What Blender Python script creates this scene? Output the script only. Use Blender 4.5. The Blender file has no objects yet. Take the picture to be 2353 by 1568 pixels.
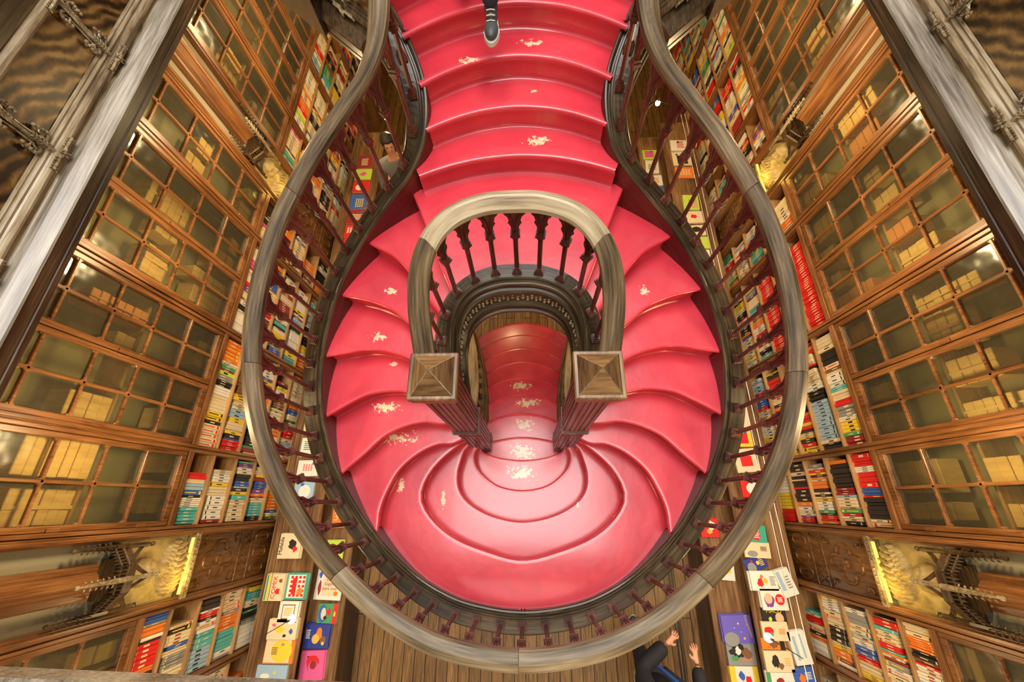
import bpy, bmesh, math, random
from mathutils import Vector, Matrix, noise
from mathutils.geometry import tessellate_polygon, delaunay_2d_cdt
C = bpy.context.scene.collection
sc = bpy.context.scene
PI = math.pi
rnd = random.Random(7)

# ------------------------------------------------------------------ camera, world, light
H0 = 5.43                                   # the camera's height over the ground floor
CAMROT = ((0.99923538, 0.01264855, 0.03699562), (0.00233247, 0.92525546, -0.37933744), (-0.03902847, 0.37913368, 0.92451849))
cam = bpy.data.objects.new('camera', bpy.data.cameras.new('camera'))
C.objects.link(cam)
m4 = Matrix(CAMROT).to_4x4(); m4.translation = (0.055, 0, H0)
cam.matrix_world = m4
cam.data.sensor_width = 36; cam.data.lens = 36 * 912 / 2353
cam.data.clip_start = .02; cam.data.clip_end = 100
sc.camera = cam
sc.view_settings.view_transform = 'Standard'; sc.view_settings.look = 'None'
sc.view_settings.gamma = 1; sc.view_settings.use_curve_mapping = False
sc.view_settings.exposure = 0.35
wd = bpy.data.worlds.new('daylight'); sc.world = wd; wd.use_nodes = True
wd.node_tree.nodes['Background'].inputs[0].default_value = (1, .95, .88, 1)
wd.node_tree.nodes['Background'].inputs[1].default_value = 0.42

def light(name, kind, loc, power, col, size=.1, rot=(0, 0, 0), sy=None):
    l = bpy.data.lights.new(name, kind); l.energy = power; l.color = col
    if kind == 'AREA':
        l.size = size
        if sy: l.shape = 'RECTANGLE'; l.size_y = sy
    else: l.shadow_soft_size = size
    o = bpy.data.objects.new(name, l); o.location = loc; o.rotation_euler = rot; C.objects.link(o); return o
light('skylight_glow', 'AREA', (0, 2.0, 11.5), 860, (1, .96, .92), 4.5, (0, 0, 0), 8)
WARM = (1, .72, .36)
for s in (-1, 1):                           # added fill lights without fixtures, brightening the book walls under the galleries
    for y in (-1.5, .35, 1.7, 3.0, 4.4, 6.0):
        light('wall_fill', 'POINT', (s * 2.10, y, 3.05), 27, WARM, .09)
light('hall_lamp', 'POINT', (-.25, 3.4, 3.0), 26, WARM, .12)
light('hall_lamp', 'POINT', (.45, -1.9, 3.3), 24, WARM, .12)

# ------------------------------------------------------------------ helpers
def zD(D): return H0 - D

def mesh_obj(name, bm, mats, parent=None, smooth=False, recalc=True):
    if recalc: bmesh.ops.recalc_face_normals(bm, faces=bm.faces)
    me = bpy.data.meshes.new(name); bm.to_mesh(me); bm.free()
    if not isinstance(mats, (list, tuple)): mats = [mats]
    for m in mats: me.materials.append(m)
    if smooth:
        for p in me.polygons: p.use_smooth = True
    o = bpy.data.objects.new(name, me); C.objects.link(o)
    if parent is not None:
        o.parent = parent
        o.matrix_parent_inverse = parent.matrix_basis.inverted() if parent.parent is None else Matrix()
    return o

def sub(name, bm, mats, parent, smooth=False):          # child of a part whose own transform is identity
    o = mesh_obj(name, bm, mats, None, smooth); o.parent = parent
    return o

def thing(name, label, cat, loc=(0, 0, 0), group=None):
    o = bpy.data.objects.new(name, None); C.objects.link(o); o.location = loc
    o.empty_display_size = .05
    o['label'] = label; o['category'] = cat
    if group: o['group'] = group
    return o

def tag(o, label, cat, group=None, kind=None):
    o['label'] = label; o['category'] = cat
    if group: o['group'] = group
    if kind: o['kind'] = kind
    return o

def struct(name, bm, m, smooth=False):
    o = mesh_obj(name, bm, m, None, smooth); o['kind'] = 'structure'; return o

def box(bm, x0, x1, y0, y1, z0, z1, mi=0):
    vs = [bm.verts.new(p) for p in ((x0, y0, z0), (x1, y0, z0), (x1, y1, z0), (x0, y1, z0), (x0, y0, z1), (x1, y0, z1), (x1, y1, z1), (x0, y1, z1))]
    for f in ((0, 3, 2, 1), (4, 5, 6, 7), (0, 1, 5, 4), (1, 2, 6, 5), (2, 3, 7, 6), (3, 0, 4, 7)):
        fc = bm.faces.new([vs[i] for i in f]); fc.material_index = mi
    return vs

def bbox(bm, x0, x1, y0, y1, z0, z1, b=.004, mi=0):      # a box with bevelled edges
    t = bmesh.new(); box(t, x0, x1, y0, y1, z0, z1)
    bmesh.ops.bevel(t, geom=list(t.edges), offset=b, segments=1, affect='EDGES')
    add(bm, t, mi=mi)

def add(bm, t, M=None, mi=None):
    if M is not None: t.transform(M)
    mp = {}
    for v in t.verts: mp[v] = bm.verts.new(v.co)
    for f in t.faces:
        try:
            nf = bm.faces.new([mp[v] for v in f.verts]); nf.material_index = f.material_index if mi is None else mi
        except ValueError: pass
    t.free()

def prism(bm, pts, z0, z1, M=None, mi=0):                # polygon in xy extruded in z
    t = bmesh.new()
    lo = [t.verts.new((p[0], p[1], z0)) for p in pts]; hi = [t.verts.new((p[0], p[1], z1)) for p in pts]
    n = len(pts)
    tris = tessellate_polygon([[Vector((p[0], p[1], 0)) for p in pts]])
    for a in tris:
        try: t.faces.new([hi[i] for i in a]); t.faces.new([lo[i] for i in reversed(a)])
        except ValueError: pass
    for i in range(n):
        j = (i + 1) % n; t.faces.new((lo[i], lo[j], hi[j], hi[i]))
    bmesh.ops.recalc_face_normals(t, faces=t.faces)
    add(bm, t, M, mi)

def ball(bm, c, r, mi=0, seg=10, rings=6, M=None):
    t = bmesh.new(); bmesh.ops.create_uvsphere(t, u_segments=seg, v_segments=rings, radius=1)
    S = Matrix.Translation(Vector(c)) @ (M if M is not None else Matrix()) @ Matrix.Diagonal((r[0], r[1], r[2], 1)) if not isinstance(r, (int, float)) else Matrix.Translation(Vector(c)) @ Matrix.Scale(r, 4)
    add(bm, t, S, mi)

def tube(bm, pts, rad, seg=6, mi=0, cap=True):
    pts = [Vector(p) for p in pts]; rings = []
    up = None
    for i, p in enumerate(pts):
        d = (pts[min(i + 1, len(pts) - 1)] - pts[max(i - 1, 0)]).normalized()
        if up is None:
            up = Vector((0, 0, 1)) if abs(d.z) < .9 else Vector((1, 0, 0))
        s = d.cross(up).normalized(); up = s.cross(d).normalized()
        r = rad[i] if isinstance(rad, (list, tuple)) else rad
        rings.append([bm.verts.new(p + (s * math.cos(2 * PI * k / seg) + up * math.sin(2 * PI * k / seg)) * r) for k in range(seg)])
    for a, b in zip(rings, rings[1:]):
        for k in range(seg):
            f = bm.faces.new((a[k], a[(k + 1) % seg], b[(k + 1) % seg], b[k])); f.material_index = mi
    if cap:
        bm.faces.new(rings[0][::-1]).material_index = mi; bm.faces.new(rings[-1]).material_index = mi

def catmull(P, n):                                        # resample a polyline of tuples evenly (n points)
    P = [Vector(p) for p in P]; dim = len(P[0])
    out = []
    for i in range(len(P) - 1):
        p0 = P[i - 1] if i else P[0] * 2 - P[1]; p1, p2 = P[i], P[i + 1]
        p3 = P[i + 2] if i + 2 < len(P) else P[-1] * 2 - P[-2]
        for k in range(16):
            t = k / 16
            out.append(.5 * ((2 * p1) + (p2 - p0) * t + (2 * p0 - 5 * p1 + 4 * p2 - p3) * t * t + (3 * p1 - p0 - 3 * p2 + p3) * t ** 3))
    out.append(P[-1])
    L = [0]
    for a, b in zip(out, out[1:]): L.append(L[-1] + (Vector(b[:2]) - Vector(a[:2])).length + 1e-9)
    res = []; j = 0
    for k in range(n):
        s = L[-1] * k / (n - 1)
        while j < len(L) - 2 and L[j + 1] < s: j += 1
        t = (s - L[j]) / (L[j + 1] - L[j]); t = max(0, min(1, t))
        res.append(out[j].lerp(out[j + 1], t))
    return res, L[-1]

def normals2(P):                                          # left-hand normals of a plan curve
    N = []
    for i in range(len(P)):
        d = Vector(P[min(i + 1, len(P) - 1)][:2]) - Vector(P[max(i - 1, 0)][:2]); d.normalize()
        N.append(Vector((-d.y, d.x)))
    return N

def sweep(bm, P, prof, closed=True, mi=0, caps=True, uvl=None):   # P: (x, y, z); prof: (offset along normal, dz)
    N = normals2(P); rings = []
    for p, n in zip(P, N):
        rings.append([bm.verts.new((p[0] + n.x * o, p[1] + n.y * o, p[2] + dz)) for o, dz in prof])
    uv = bm.loops.layers.uv.verify()
    m = len(prof); s = 0
    cum = [0]
    for q in range(m): 
        a = prof[q]; b = prof[(q + 1) % m]; cum.append(cum[-1] + math.hypot(a[0] - b[0], a[1] - b[1]))
    for i in range(len(P) - 1):
        d = (Vector(P[i + 1]) - Vector(P[i])).length
        for k in range(m if closed else m - 1):
            f = bm.faces.new((rings[i][k], rings[i][(k + 1) % m], rings[i + 1][(k + 1) % m], rings[i + 1][k])); f.material_index = mi
            for lp, (u, v) in zip(f.loops, ((s, cum[k]), (s, cum[k + 1]), (s + d, cum[k + 1]), (s + d, cum[k]))): lp[uv].uv = (u, v)
        s += d
    if caps and closed:
        bm.faces.new(rings[0][::-1]).material_index = mi; bm.faces.new(rings[-1]).material_index = mi

# ------------------------------------------------------------------ materials
def newmat(name):
    m = bpy.data.materials.new(name); m.use_nodes = True
    nt = m.node_tree; b = nt.nodes['Principled BSDF']; return m, nt, b
def N(nt, t, **k):
    n = nt.nodes.new(t)
    for a, v in k.items(): setattr(n, a, v)
    return n
def ramp(nt, stops):
    r = N(nt, 'ShaderNodeValToRGB'); e = r.color_ramp.elements
    while len(e) < len(stops): e.new(.5)
    for x, (p, c) in zip(e, stops): x.position = p; x.color = (*c, 1)
    return r
def flat(name, col, rough=.5, spec=.5, emit=None, es=1, metal=0):
    m, nt, b = newmat(name)
    b.inputs['Base Color'].default_value = (*col, 1); b.inputs['Roughness'].default_value = rough
    b.inputs['Specular IOR Level'].default_value = spec; b.inputs['Metallic'].default_value = metal
    if emit: b.inputs['Emission Color'].default_value = (*emit, 1); b.inputs['Emission Strength'].default_value = es
    return m
def wood(name, dark, mid, lite, rough=.35, grain=(60, 60, 3), uv=False, bump=.15, spec=.5, figure=0):
    """grain: noise cycles per metre along each axis (few along the fibre)"""
    m, nt, b = newmat(name)
    tc = N(nt, 'ShaderNodeTexCoord'); mp = N(nt, 'ShaderNodeMapping'); mp.inputs['Scale'].default_value = grain
    src = tc.outputs['UV' if uv else 'Object']; nt.links.new(src, mp.inputs['Vector'])
    n1 = N(nt, 'ShaderNodeTexNoise'); n1.inputs['Scale'].default_value = 1; n1.inputs['Detail'].default_value = 5; n1.inputs['Roughness'].default_value = .6; n1.inputs['Distortion'].default_value = .4
    nt.links.new(mp.outputs[0], n1.inputs['Vector'])
    mp2 = N(nt, 'ShaderNodeMapping'); mp2.inputs['Scale'].default_value = tuple(max(1.2, g * .09) for g in grain); nt.links.new(src, mp2.inputs['Vector'])
    n2 = N(nt, 'ShaderNodeTexNoise'); n2.inputs['Scale'].default_value = 1; n2.inputs['Detail'].default_value = 4; nt.links.new(mp2.outputs[0], n2.inputs['Vector'])
    mx = N(nt, 'ShaderNodeMix'); mx.data_type = 'FLOAT'; mx.inputs[0].default_value = .5
    nt.links.new(n1.outputs['Fac'], mx.inputs[2]); nt.links.new(n2.outputs['Fac'], mx.inputs[3]); fac = mx.outputs[0]
    if figure:
        w = N(nt, 'ShaderNodeTexWave'); w.wave_type = 'RINGS'; w.rings_direction = 'X'; w.inputs['Scale'].default_value = 5.5; w.inputs['Distortion'].default_value = 7; w.inputs['Detail'].default_value = 2.5; w.inputs['Detail Scale'].default_value = .9; w.inputs['Detail Roughness'].default_value = .4
        nt.links.new(tc.outputs['Object'], w.inputs['Vector'])
        mf = N(nt, 'ShaderNodeMix'); mf.data_type = 'FLOAT'; mf.inputs[0].default_value = figure; nt.links.new(fac, mf.inputs[2]); nt.links.new(w.outputs['Fac'], mf.inputs[3]); fac = mf.outputs[0]
    r = ramp(nt, [(.37, dark), (.5, mid), (.64, lite)]); nt.links.new(fac, r.inputs[0])
    nt.links.new(r.outputs[0], b.inputs['Base Color'])
    b.inputs['Roughness'].default_value = rough; b.inputs['Specular IOR Level'].default_value = spec
    bp = N(nt, 'ShaderNodeBump'); bp.inputs['Strength'].default_value = bump; bp.inputs['Distance'].default_value = .004
    nt.links.new(fac, bp.inputs['Height']); nt.links.new(bp.outputs[0], b.inputs['Normal'])
    return m

M = {}
RG = (3.0, 55, 1)
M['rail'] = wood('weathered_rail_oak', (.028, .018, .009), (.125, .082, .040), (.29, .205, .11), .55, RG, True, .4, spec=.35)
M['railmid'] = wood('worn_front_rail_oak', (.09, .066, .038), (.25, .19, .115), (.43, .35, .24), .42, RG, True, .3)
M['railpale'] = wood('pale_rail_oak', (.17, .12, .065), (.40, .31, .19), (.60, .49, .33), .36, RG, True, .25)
M['string'] = wood('dark_string_oak', (.012, .007, .003), (.045, .028, .013), (.125, .082, .042), .30, RG, True, .3)
M['balu'] = wood('russet_baluster_wood', (.040, .009, .005), (.095, .026, .014), (.21, .075, .045), .36, (60, 60, 6), bump=.15)
M['dark'] = wood('dark_carved_oak', (.016, .009, .004), (.060, .033, .014), (.14, .085, .04), .33, (60, 3, 60), bump=.25)
M['panel'] = wood('figured_panel_oak', (.012, .005, .001), (.115, .052, .013), (.31, .18, .055), .34, (26, 12, 26), bump=.12, figure=.20)
M['ledge'] = wood('worn_shiny_ledge_oak', (.09, .07, .05), (.24, .20, .15), (.44, .39, .32), .22, (90, 3, 90), bump=.3)
M['shine'] = wood('polished_moulding_oak', (.09, .055, .025), (.26, .19, .11), (.45, .37, .25), .24, (60, 5, 60), bump=.25)
M['case'] = wood('brown_bookcase_oak', (.075, .028, .009), (.20, .080, .026), (.34, .155, .058), .33, (70, 70, 4), bump=.2)
M['casey'] = wood('brown_bookcase_rail_oak', (.075, .028, .009), (.20, .080, .026), (.34, .155, .058), .33, (70, 4, 70), bump=.2)
M['shelf'] = wood('tan_shelf_wood', (.22, .11, .04), (.38, .21, .08), (.52, .32, .15), .45, (70, 4, 70), bump=.1)
M['carve'] = wood('carved_panel_oak', (.035, .013, .004), (.12, .050, .014), (.24, .11, .035), .30, (40, 40, 5), bump=.25)
M['gilt'] = wood('worn_carving_oak', (.08, .052, .025), (.27, .20, .11), (.52, .44, .30), .28, (50, 50, 50), bump=.3)
M['floor'] = None
def floor_mat():
    m, nt, b = newmat('floorboards')
    tc = N(nt, 'ShaderNodeTexCoord')
    mp = N(nt, 'ShaderNodeMapping'); mp.inputs['Rotation'].default_value = (0, 0, PI / 2)
    nt.links.new(tc.outputs['Object'], mp.inputs['Vector'])
    br = N(nt, 'ShaderNodeTexBrick'); br.offset = .37; br.inputs['Scale'].default_value = 1
    br.inputs['Brick Width'].default_value = 1.9; br.inputs['Row Height'].default_value = .125; br.inputs['Mortar Size'].default_value = .006; br.inputs['Mortar Smooth'].default_value = .4
    br.inputs['Color1'].default_value = (.26, .145, .045, 1); br.inputs['Color2'].default_value = (.17, .09, .028, 1); br.inputs['Mortar'].default_value = (.03, .014, .006, 1)
    nt.links.new(mp.outputs[0], br.inputs['Vector'])
    m2 = N(nt, 'ShaderNodeMapping'); m2.inputs['Scale'].default_value = (14, .9, 1); nt.links.new(tc.outputs['Object'], m2.inputs['Vector'])
    n = N(nt, 'ShaderNodeTexNoise'); n.inputs['Scale'].default_value = 3; n.inputs['Detail'].default_value = 8; n.inputs['Distortion'].default_value = 1.5; nt.links.new(m2.outputs[0], n.inputs['Vector'])
    r = ramp(nt, [(.3, (.45, .42, .40)), (.7, (1.6, 1.5, 1.35))]); nt.links.new(n.outputs['Fac'], r.inputs[0])
    mx = N(nt, 'ShaderNodeMix'); mx.data_type = 'RGBA'; mx.blend_type = 'MULTIPLY'; mx.inputs[0].default_value = 1
    nt.links.new(br.outputs['Color'], mx.inputs[6]); nt.links.new(r.outputs[0], mx.inputs[7]); nt.links.new(mx.outputs[2], b.inputs['Base Color'])
    b.inputs['Roughness'].default_value = .42
    bp = N(nt, 'ShaderNodeBump'); bp.inputs['Strength'].default_value = .4; bp.inputs['Distance'].default_value = .006; bp.invert = True
    nt.links.new(br.outputs['Fac'], bp.inputs['Height']); nt.links.new(bp.outputs[0], b.inputs['Normal'])
    return m
M['floor'] = floor_mat()

WEAR = [  # worn patches: x, y, radius x, radius y
    (0, .48, .22, .12, zD(4.07)), (-.01, .27, .19, .10, zD(3.9)), (.02, .78, .17, .10, zD(4.24)), (.05, 1.05, .22, .08, zD(4.41)), (-.02, 1.3, .2, .08, zD(4.58)),
    (-.66, 0.02, .035, .12, zD(3.56)), (-.98, .14, .05, .10, zD(3.39)), (-1.0, .49, .22, .085, zD(3.22)), (-1.06, .70, .16, .07, zD(3.05)), (-1.05, 1.16, .12, .05, zD(2.71)),
    (.14, 2.33, .13, .07, zD(2.03)), (.12, 2.83, .13, .06, zD(1.69)), (.13, 2.60, .05, .03, zD(1.86)), (-.95, 1.45, .07, .05, zD(2.54)), (.9, 1.42, .06, .06, zD(2.54)), (-.3, 2.68, .09, .05, zD(1.69)),
    (.46, -.0, .02, .05, zD(3.56)), (.66, -.1, .02, .03, zD(3.39)), (-.98, 1.0, .08, .03, zD(2.88))]
def red_mat():
    m, nt, b = newmat('red_lacquer')
    tc = N(nt, 'ShaderNodeTexCoord')
    n = N(nt, 'ShaderNodeTexNoise'); n.inputs['Scale'].default_value = 2.2; n.inputs['Detail'].default_value = 5; nt.links.new(tc.outputs['Object'], n.inputs['Vector'])
    r = ramp(nt, [(.32, (.52, .024, .045)), (.55, (.64, .040, .062)), (.75, (.72, .065, .088))]); nt.links.new(n.outputs['Fac'], r.inputs[0])
    nn = N(nt, 'ShaderNodeTexNoise'); nn.inputs['Scale'].default_value = 26; nn.inputs['Detail'].default_value = 7; nn.inputs['Roughness'].default_value = .7; nt.links.new(tc.outputs['Object'], nn.inputs['Vector'])
    tot = None
    for (x, y, rx, ry, z) in WEAR:
        mp = N(nt, 'ShaderNodeMapping'); mp.vector_type = 'POINT'
        mp.inputs['Location'].default_value = (-x / rx, -y / ry, -z / .03); mp.inputs['Scale'].default_value = (1 / rx, 1 / ry, 1 / .03)
        nt.links.new(tc.outputs['Object'], mp.inputs['Vector'])
        g = N(nt, 'ShaderNodeTexGradient'); g.gradient_type = 'SPHERICAL'; nt.links.new(mp.outputs[0], g.inputs['Vector'])
        if tot is None: tot = g.outputs['Fac']
        else:
            a = N(nt, 'ShaderNodeMath', operation='MAXIMUM'); nt.links.new(tot, a.inputs[0]); nt.links.new(g.outputs['Fac'], a.inputs[1]); tot = a.outputs[0]
    a = N(nt, 'ShaderNodeMath', operation='MULTIPLY_ADD'); nt.links.new(tot, a.inputs[0]); a.inputs[1].default_value = .27; nt.links.new(nn.outputs['Fac'], a.inputs[2])
    st = ramp(nt, [(.645, (0, 0, 0)), (.67, (1, 1, 1))]); nt.links.new(a.outputs[0], st.inputs[0])
    gt = N(nt, 'ShaderNodeMath', operation='MULTIPLY'); g2 = N(nt, 'ShaderNodeMath', operation='GREATER_THAN'); g2.inputs[1].default_value = .02; nt.links.new(tot, g2.inputs[0])
    nt.links.new(st.outputs[0], gt.inputs[0]); nt.links.new(g2.outputs[0], gt.inputs[1])
    mx = N(nt, 'ShaderNodeMix'); mx.data_type = 'RGBA'; nt.links.new(gt.outputs[0], mx.inputs[0]); nt.links.new(r.outputs[0], mx.inputs[6]); mx.inputs[7].default_value = (.72, .55, .33, 1)
    nt.links.new(mx.outputs[2], b.inputs['Base Color'])
    b.inputs['Roughness'].default_value = .30; b.inputs['Coat Weight'].default_value = .6; b.inputs['Coat Roughness'].default_value = .16
    nb = N(nt, 'ShaderNodeTexNoise'); nb.inputs['Scale'].default_value = 5; nb.inputs['Detail'].default_value = 3; nt.links.new(tc.outputs['Object'], nb.inputs['Vector'])
    bp = N(nt, 'ShaderNodeBump'); bp.inputs['Strength'].default_value = .12; bp.inputs['Distance'].default_value = .03; nt.links.new(nb.outputs['Fac'], bp.inputs['Height']); nt.links.new(bp.outputs[0], b.inputs['Normal'])
    return m
M['red'] = red_mat()
def glass_mat():
    m, nt, b = newmat('old_cabinet_glass')
    out = [n for n in nt.nodes if n.type == 'OUTPUT_MATERIAL'][0]
    tr = N(nt, 'ShaderNodeBsdfTransparent'); tr.inputs[0].default_value = (.86, .88, .74, 1)
    gl = N(nt, 'ShaderNodeBsdfGlossy'); gl.inputs['Roughness'].default_value = .16; gl.inputs[0].default_value = (.95, 1, .95, 1)
    tc = N(nt, 'ShaderNodeTexCoord'); n = N(nt, 'ShaderNodeTexNoise'); n.inputs['Scale'].default_value = 3.2; n.inputs['Detail'].default_value = 2; nt.links.new(tc.outputs['Object'], n.inputs['Vector'])
    bp = N(nt, 'ShaderNodeBump'); bp.inputs['Strength'].default_value = .55; bp.inputs['Distance'].default_value = .06; nt.links.new(n.outputs['Fac'], bp.inputs['Height']); nt.links.new(bp.outputs[0], gl.inputs['Normal'])
    df = N(nt, 'ShaderNodeBsdfDiffuse'); df.inputs[0].default_value = (.34, .33, .22, 1)
    m1 = N(nt, 'ShaderNodeMixShader'); m1.inputs[0].default_value = .11; nt.links.new(tr.outputs[0], m1.inputs[1]); nt.links.new(df.outputs[0], m1.inputs[2])
    fr = N(nt, 'ShaderNodeFresnel'); fr.inputs[0].default_value = 1.5
    mu = N(nt, 'ShaderNodeMath', operation='MULTIPLY_ADD'); mu.inputs[1].default_value = 1.3; mu.inputs[2].default_value = .05; nt.links.new(fr.outputs[0], mu.inputs[0])
    m2 = N(nt, 'ShaderNodeMixShader'); nt.links.new(mu.outputs[0], m2.inputs[0]); nt.links.new(m1.outputs[0], m2.inputs[1]); nt.links.new(gl.outputs[0], m2.inputs[2])
    nt.links.new(m2.outputs[0], out.inputs[0]); return m
M['glass'] = glass_mat()
M['back'] = flat('olive_cabinet_lining', (.30, .26, .15), .7)
M['wallback'] = flat('cream_bookcase_back', (.70, .52, .26), .6)
M['plaster'] = wood('ochre_relief_plaster', (.24, .17, .06), (.46, .34, .14), (.58, .45, .20), .42, (14, 14, 14), bump=.3)
M['greywall'] = flat('grey_green_plaster', (.36, .34, .25), .7)
M['pages'] = flat('book_pages', (.74, .62, .42), .7)
M['black'] = flat('black_void', (.01, .008, .007), .7)
M['iron'] = flat('dark_iron', (.05, .045, .04), .35, metal=.6)
M['wire'] = flat('pale_cable', (.55, .52, .47), .4, metal=.3)
M['bulb'] = flat('glowing_bulb', (1, .9, .7), .4, emit=(1, .78, .42), es=30)
M['strip'] = flat('yellow_glow_tube', (1, .8, .2), .4, emit=(1, .66, .06), es=1.1)
M['manila'] = wood('manila_bundle_paper', (.56, .34, .12), (.72, .47, .18), (.80, .56, .25), .7, (6, 30, 6), bump=.05)
M['manila2'] = flat('orange_bundle_paper', (.62, .25, .08), .7)

# ------------------------------------------------------------------ setting
WX = 2.745                                                # the faces of the two book walls
bm = bmesh.new(); box(bm, -4.2, 4.2, -3.4, 9.0, -.1, 0); struct('floor', bm, M['floor'])
for s, nm in ((-1, 'wall_left'), (1, 'wall_right')):
    bm = bmesh.new(); a, b_ = sorted((s * (WX + .42), s * (WX + .55))); box(bm, a, b_, -3.4, 9.0, 0, 4.2); struct(nm, bm, M['greywall'])
bm = bmesh.new(); box(bm, -3.3, 3.3, 9.0, 9.12, 0, 8); struct('wall_far', bm, M['greywall'])
bm = bmesh.new(); box(bm, -3.3, 3.3, -3.5, -3.4, 0, 8); struct('wall_near', bm, M['greywall'])
for s in (-1, 1):
    bm = bmesh.new(); a, b_ = sorted((s * 3.16, s * 4.2)); box(bm, a, b_, -3.4, 9.0, 4.2, 8); struct('wall_upper_' + ('left' if s < 0 else 'right'), bm, M['greywall'])

# ------------------------------------------------------------------ the staircase
SL = [(-.0, -.70, 3.35), (-.27, -.675, 3.35), (-.52, -.61, 3.345), (-.80, -.46, 3.32), (-1.09, -.17, 3.18), (-1.33, .22, 3.01), (-1.435, .61, 2.84), (-1.425, 1.03, 2.67), (-1.30, 1.43, 2.49),
      (-1.08, 1.76, 2.31), (-.87, 1.95, 2.16), (-.72, 2.06, 2.05), (-.615, 2.19, 1.94), (-.565, 2.36, 1.81), (-.575, 2.53, 1.69), (-.645, 2.70, 1.57), (-.72, 2.82, 1.48), (-.80, 2.94, 1.40), (-.90, 3.10, 1.29), (-.99, 3.28, 1.20)]
full = [(-x, y, D) for x, y, D in SL[::-1]] + SL[1:]      # right top, round the bottom, to left top
full = [(x, y, zD(D)) for x, y, D in full]
SO, slen = catmull(full, 240)                             # string's inner top edge; left-hand normal points outward
NO = normals2(SO)
mid = SO[120]
if (Vector(mid[:2]) + NO[120]).y > mid[1]: NO = [-n for n in NO]; SGN = -1
else: SGN = 1
def outer(off, dz=0): return [(p[0] + n.x * off, p[1] + n.y * off, p[2] + dz) for p, n in zip(SO, NO)]

stair = thing('staircase', 'forked spiral staircase with glossy worn red treads and dark carved wooden balustrade', 'staircase', (0, 1.0, 0))

TA = 2.2
F = {  # left nosing curves (inner end -> outer end), depth below the camera
 'Ta': (2.20, [(-.405, 1.205), (-.425, 1.25), (-.46, 1.33), (-.511, 1.459), (-.60, 1.70), (-.724, 1.999), (-.75, 2.06)]),
 'Tb': (2.37, [(-.475, 1.09), (-.53, 1.18), (-.612, 1.285), (-.772, 1.509), (-.89, 1.639), (-1.045, 1.733), (-1.10, 1.77)]),
 'Tc': (2.54, [(-.49, .95), (-.60, 1.05), (-.788, 1.19), (-.917, 1.296), (-1.097, 1.374), (-1.266, 1.413), (-1.33, 1.43)]),
 'Td': (2.71, [(-.485, .79), (-.60, .85), (-.787, .967), (-.94, 1.03), (-1.117, 1.057), (-1.284, 1.034), (-1.392, 1.015), (-1.46, 1.0)]),
 'Te': (2.88, [(-.46, .665), (-.58, .69), (-.75, .75), (-.932, .785), (-1.104, .77), (-1.236, .717), (-1.407, .613), (-1.47, .57)]),
 'Tf': (3.05, [(-.40, .56), (-.624, .563), (-.747, .577), (-.904, .544), (-1.054, .469), (-1.184, .34), (-1.297, .237), (-1.345, .18)]),
 'Tg': (3.22, [(-.39, .52), (-.542, .439), (-.664, .432), (-.812, .365), (-.949, .243), (-1.027, .093), (-1.067, -.042), (-1.068, -.135), (-1.07, -.20)])}
def sym(half): return half + [(-x, y) for x, y in half[::-1] if abs(x) > .004]
U = {  # whole curves, left end -> right end
 'N4': (3.39, sym([(-.39, .50), (-.501, .461), (-.627, .366), (-.731, .256), (-.793, .138), (-.800, .021), (-.702, -.116), (-.533, -.238), (-.291, -.329), (-.0, -.391)])),
 'N3': (3.56, sym([(-.38, .50), (-.481, .455), (-.522, .355), (-.550, .225), (-.525, .100), (-.431, -.004), (-.243, -.093), (0, -.135)])),
 'N2': (3.73, sym([(-.375, .50), (-.430, .43), (-.408, .312), (-.311, .207), (-.185, .138), (0, .11)])),
 'N1': (3.90, sym([(-.37, .50), (-.384, .473), (-.317, .435), (-.204, .401), (0, .381)])),
 'N0': (4.07, sym([(-.372, .565), (-.20, .605), (0, .625)]))}
low = [(.36, .904, .817), (.385, 1.155, 1.055), (.415, 1.408, 1.285), (.455, 1.673, 1.505), (.52, 1.923, 1.735), (.58, 2.185, 1.97), (.66, 2.451, 2.20)]
for k, (hx, yc, ys) in enumerate(low):
    hx = max(hx, .37)
    U['L%d' % k] = (4.24 + .17 * k, [(-hx - .03 + .0, ys - .02), (-hx * .75, yc - (yc - ys) * .56), (-hx * .4, yc - (yc - ys) * .16), (0, yc), (hx * .4, yc - (yc - ys) * .16), (hx * .75, yc - (yc - ys) * .56), (hx + .03, ys - .02)])
upc = [(2.03, .655, 2.045, 2.207), (1.86, .585, 2.27, 2.463), (1.69, .60, 2.46, 2.717), (1.52, .68, 2.665, 2.97), (1.35, .76, 2.83, 3.23), (1.18, .92, 3.06, 3.52)]
for k, (D, hx, ys, yc) in enumerate(upc):
    U['m%d' % (k + 1)] = (D, [(-hx, ys)] + [(-hx * c, yc - (yc - ys) * c ** 2) for c in (.85, .62, .35)] + [(0, yc)] + [(hx * c, yc - (yc - ys) * c ** 2) for c in (.35, .62, .85)] + [(hx, ys)])

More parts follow.
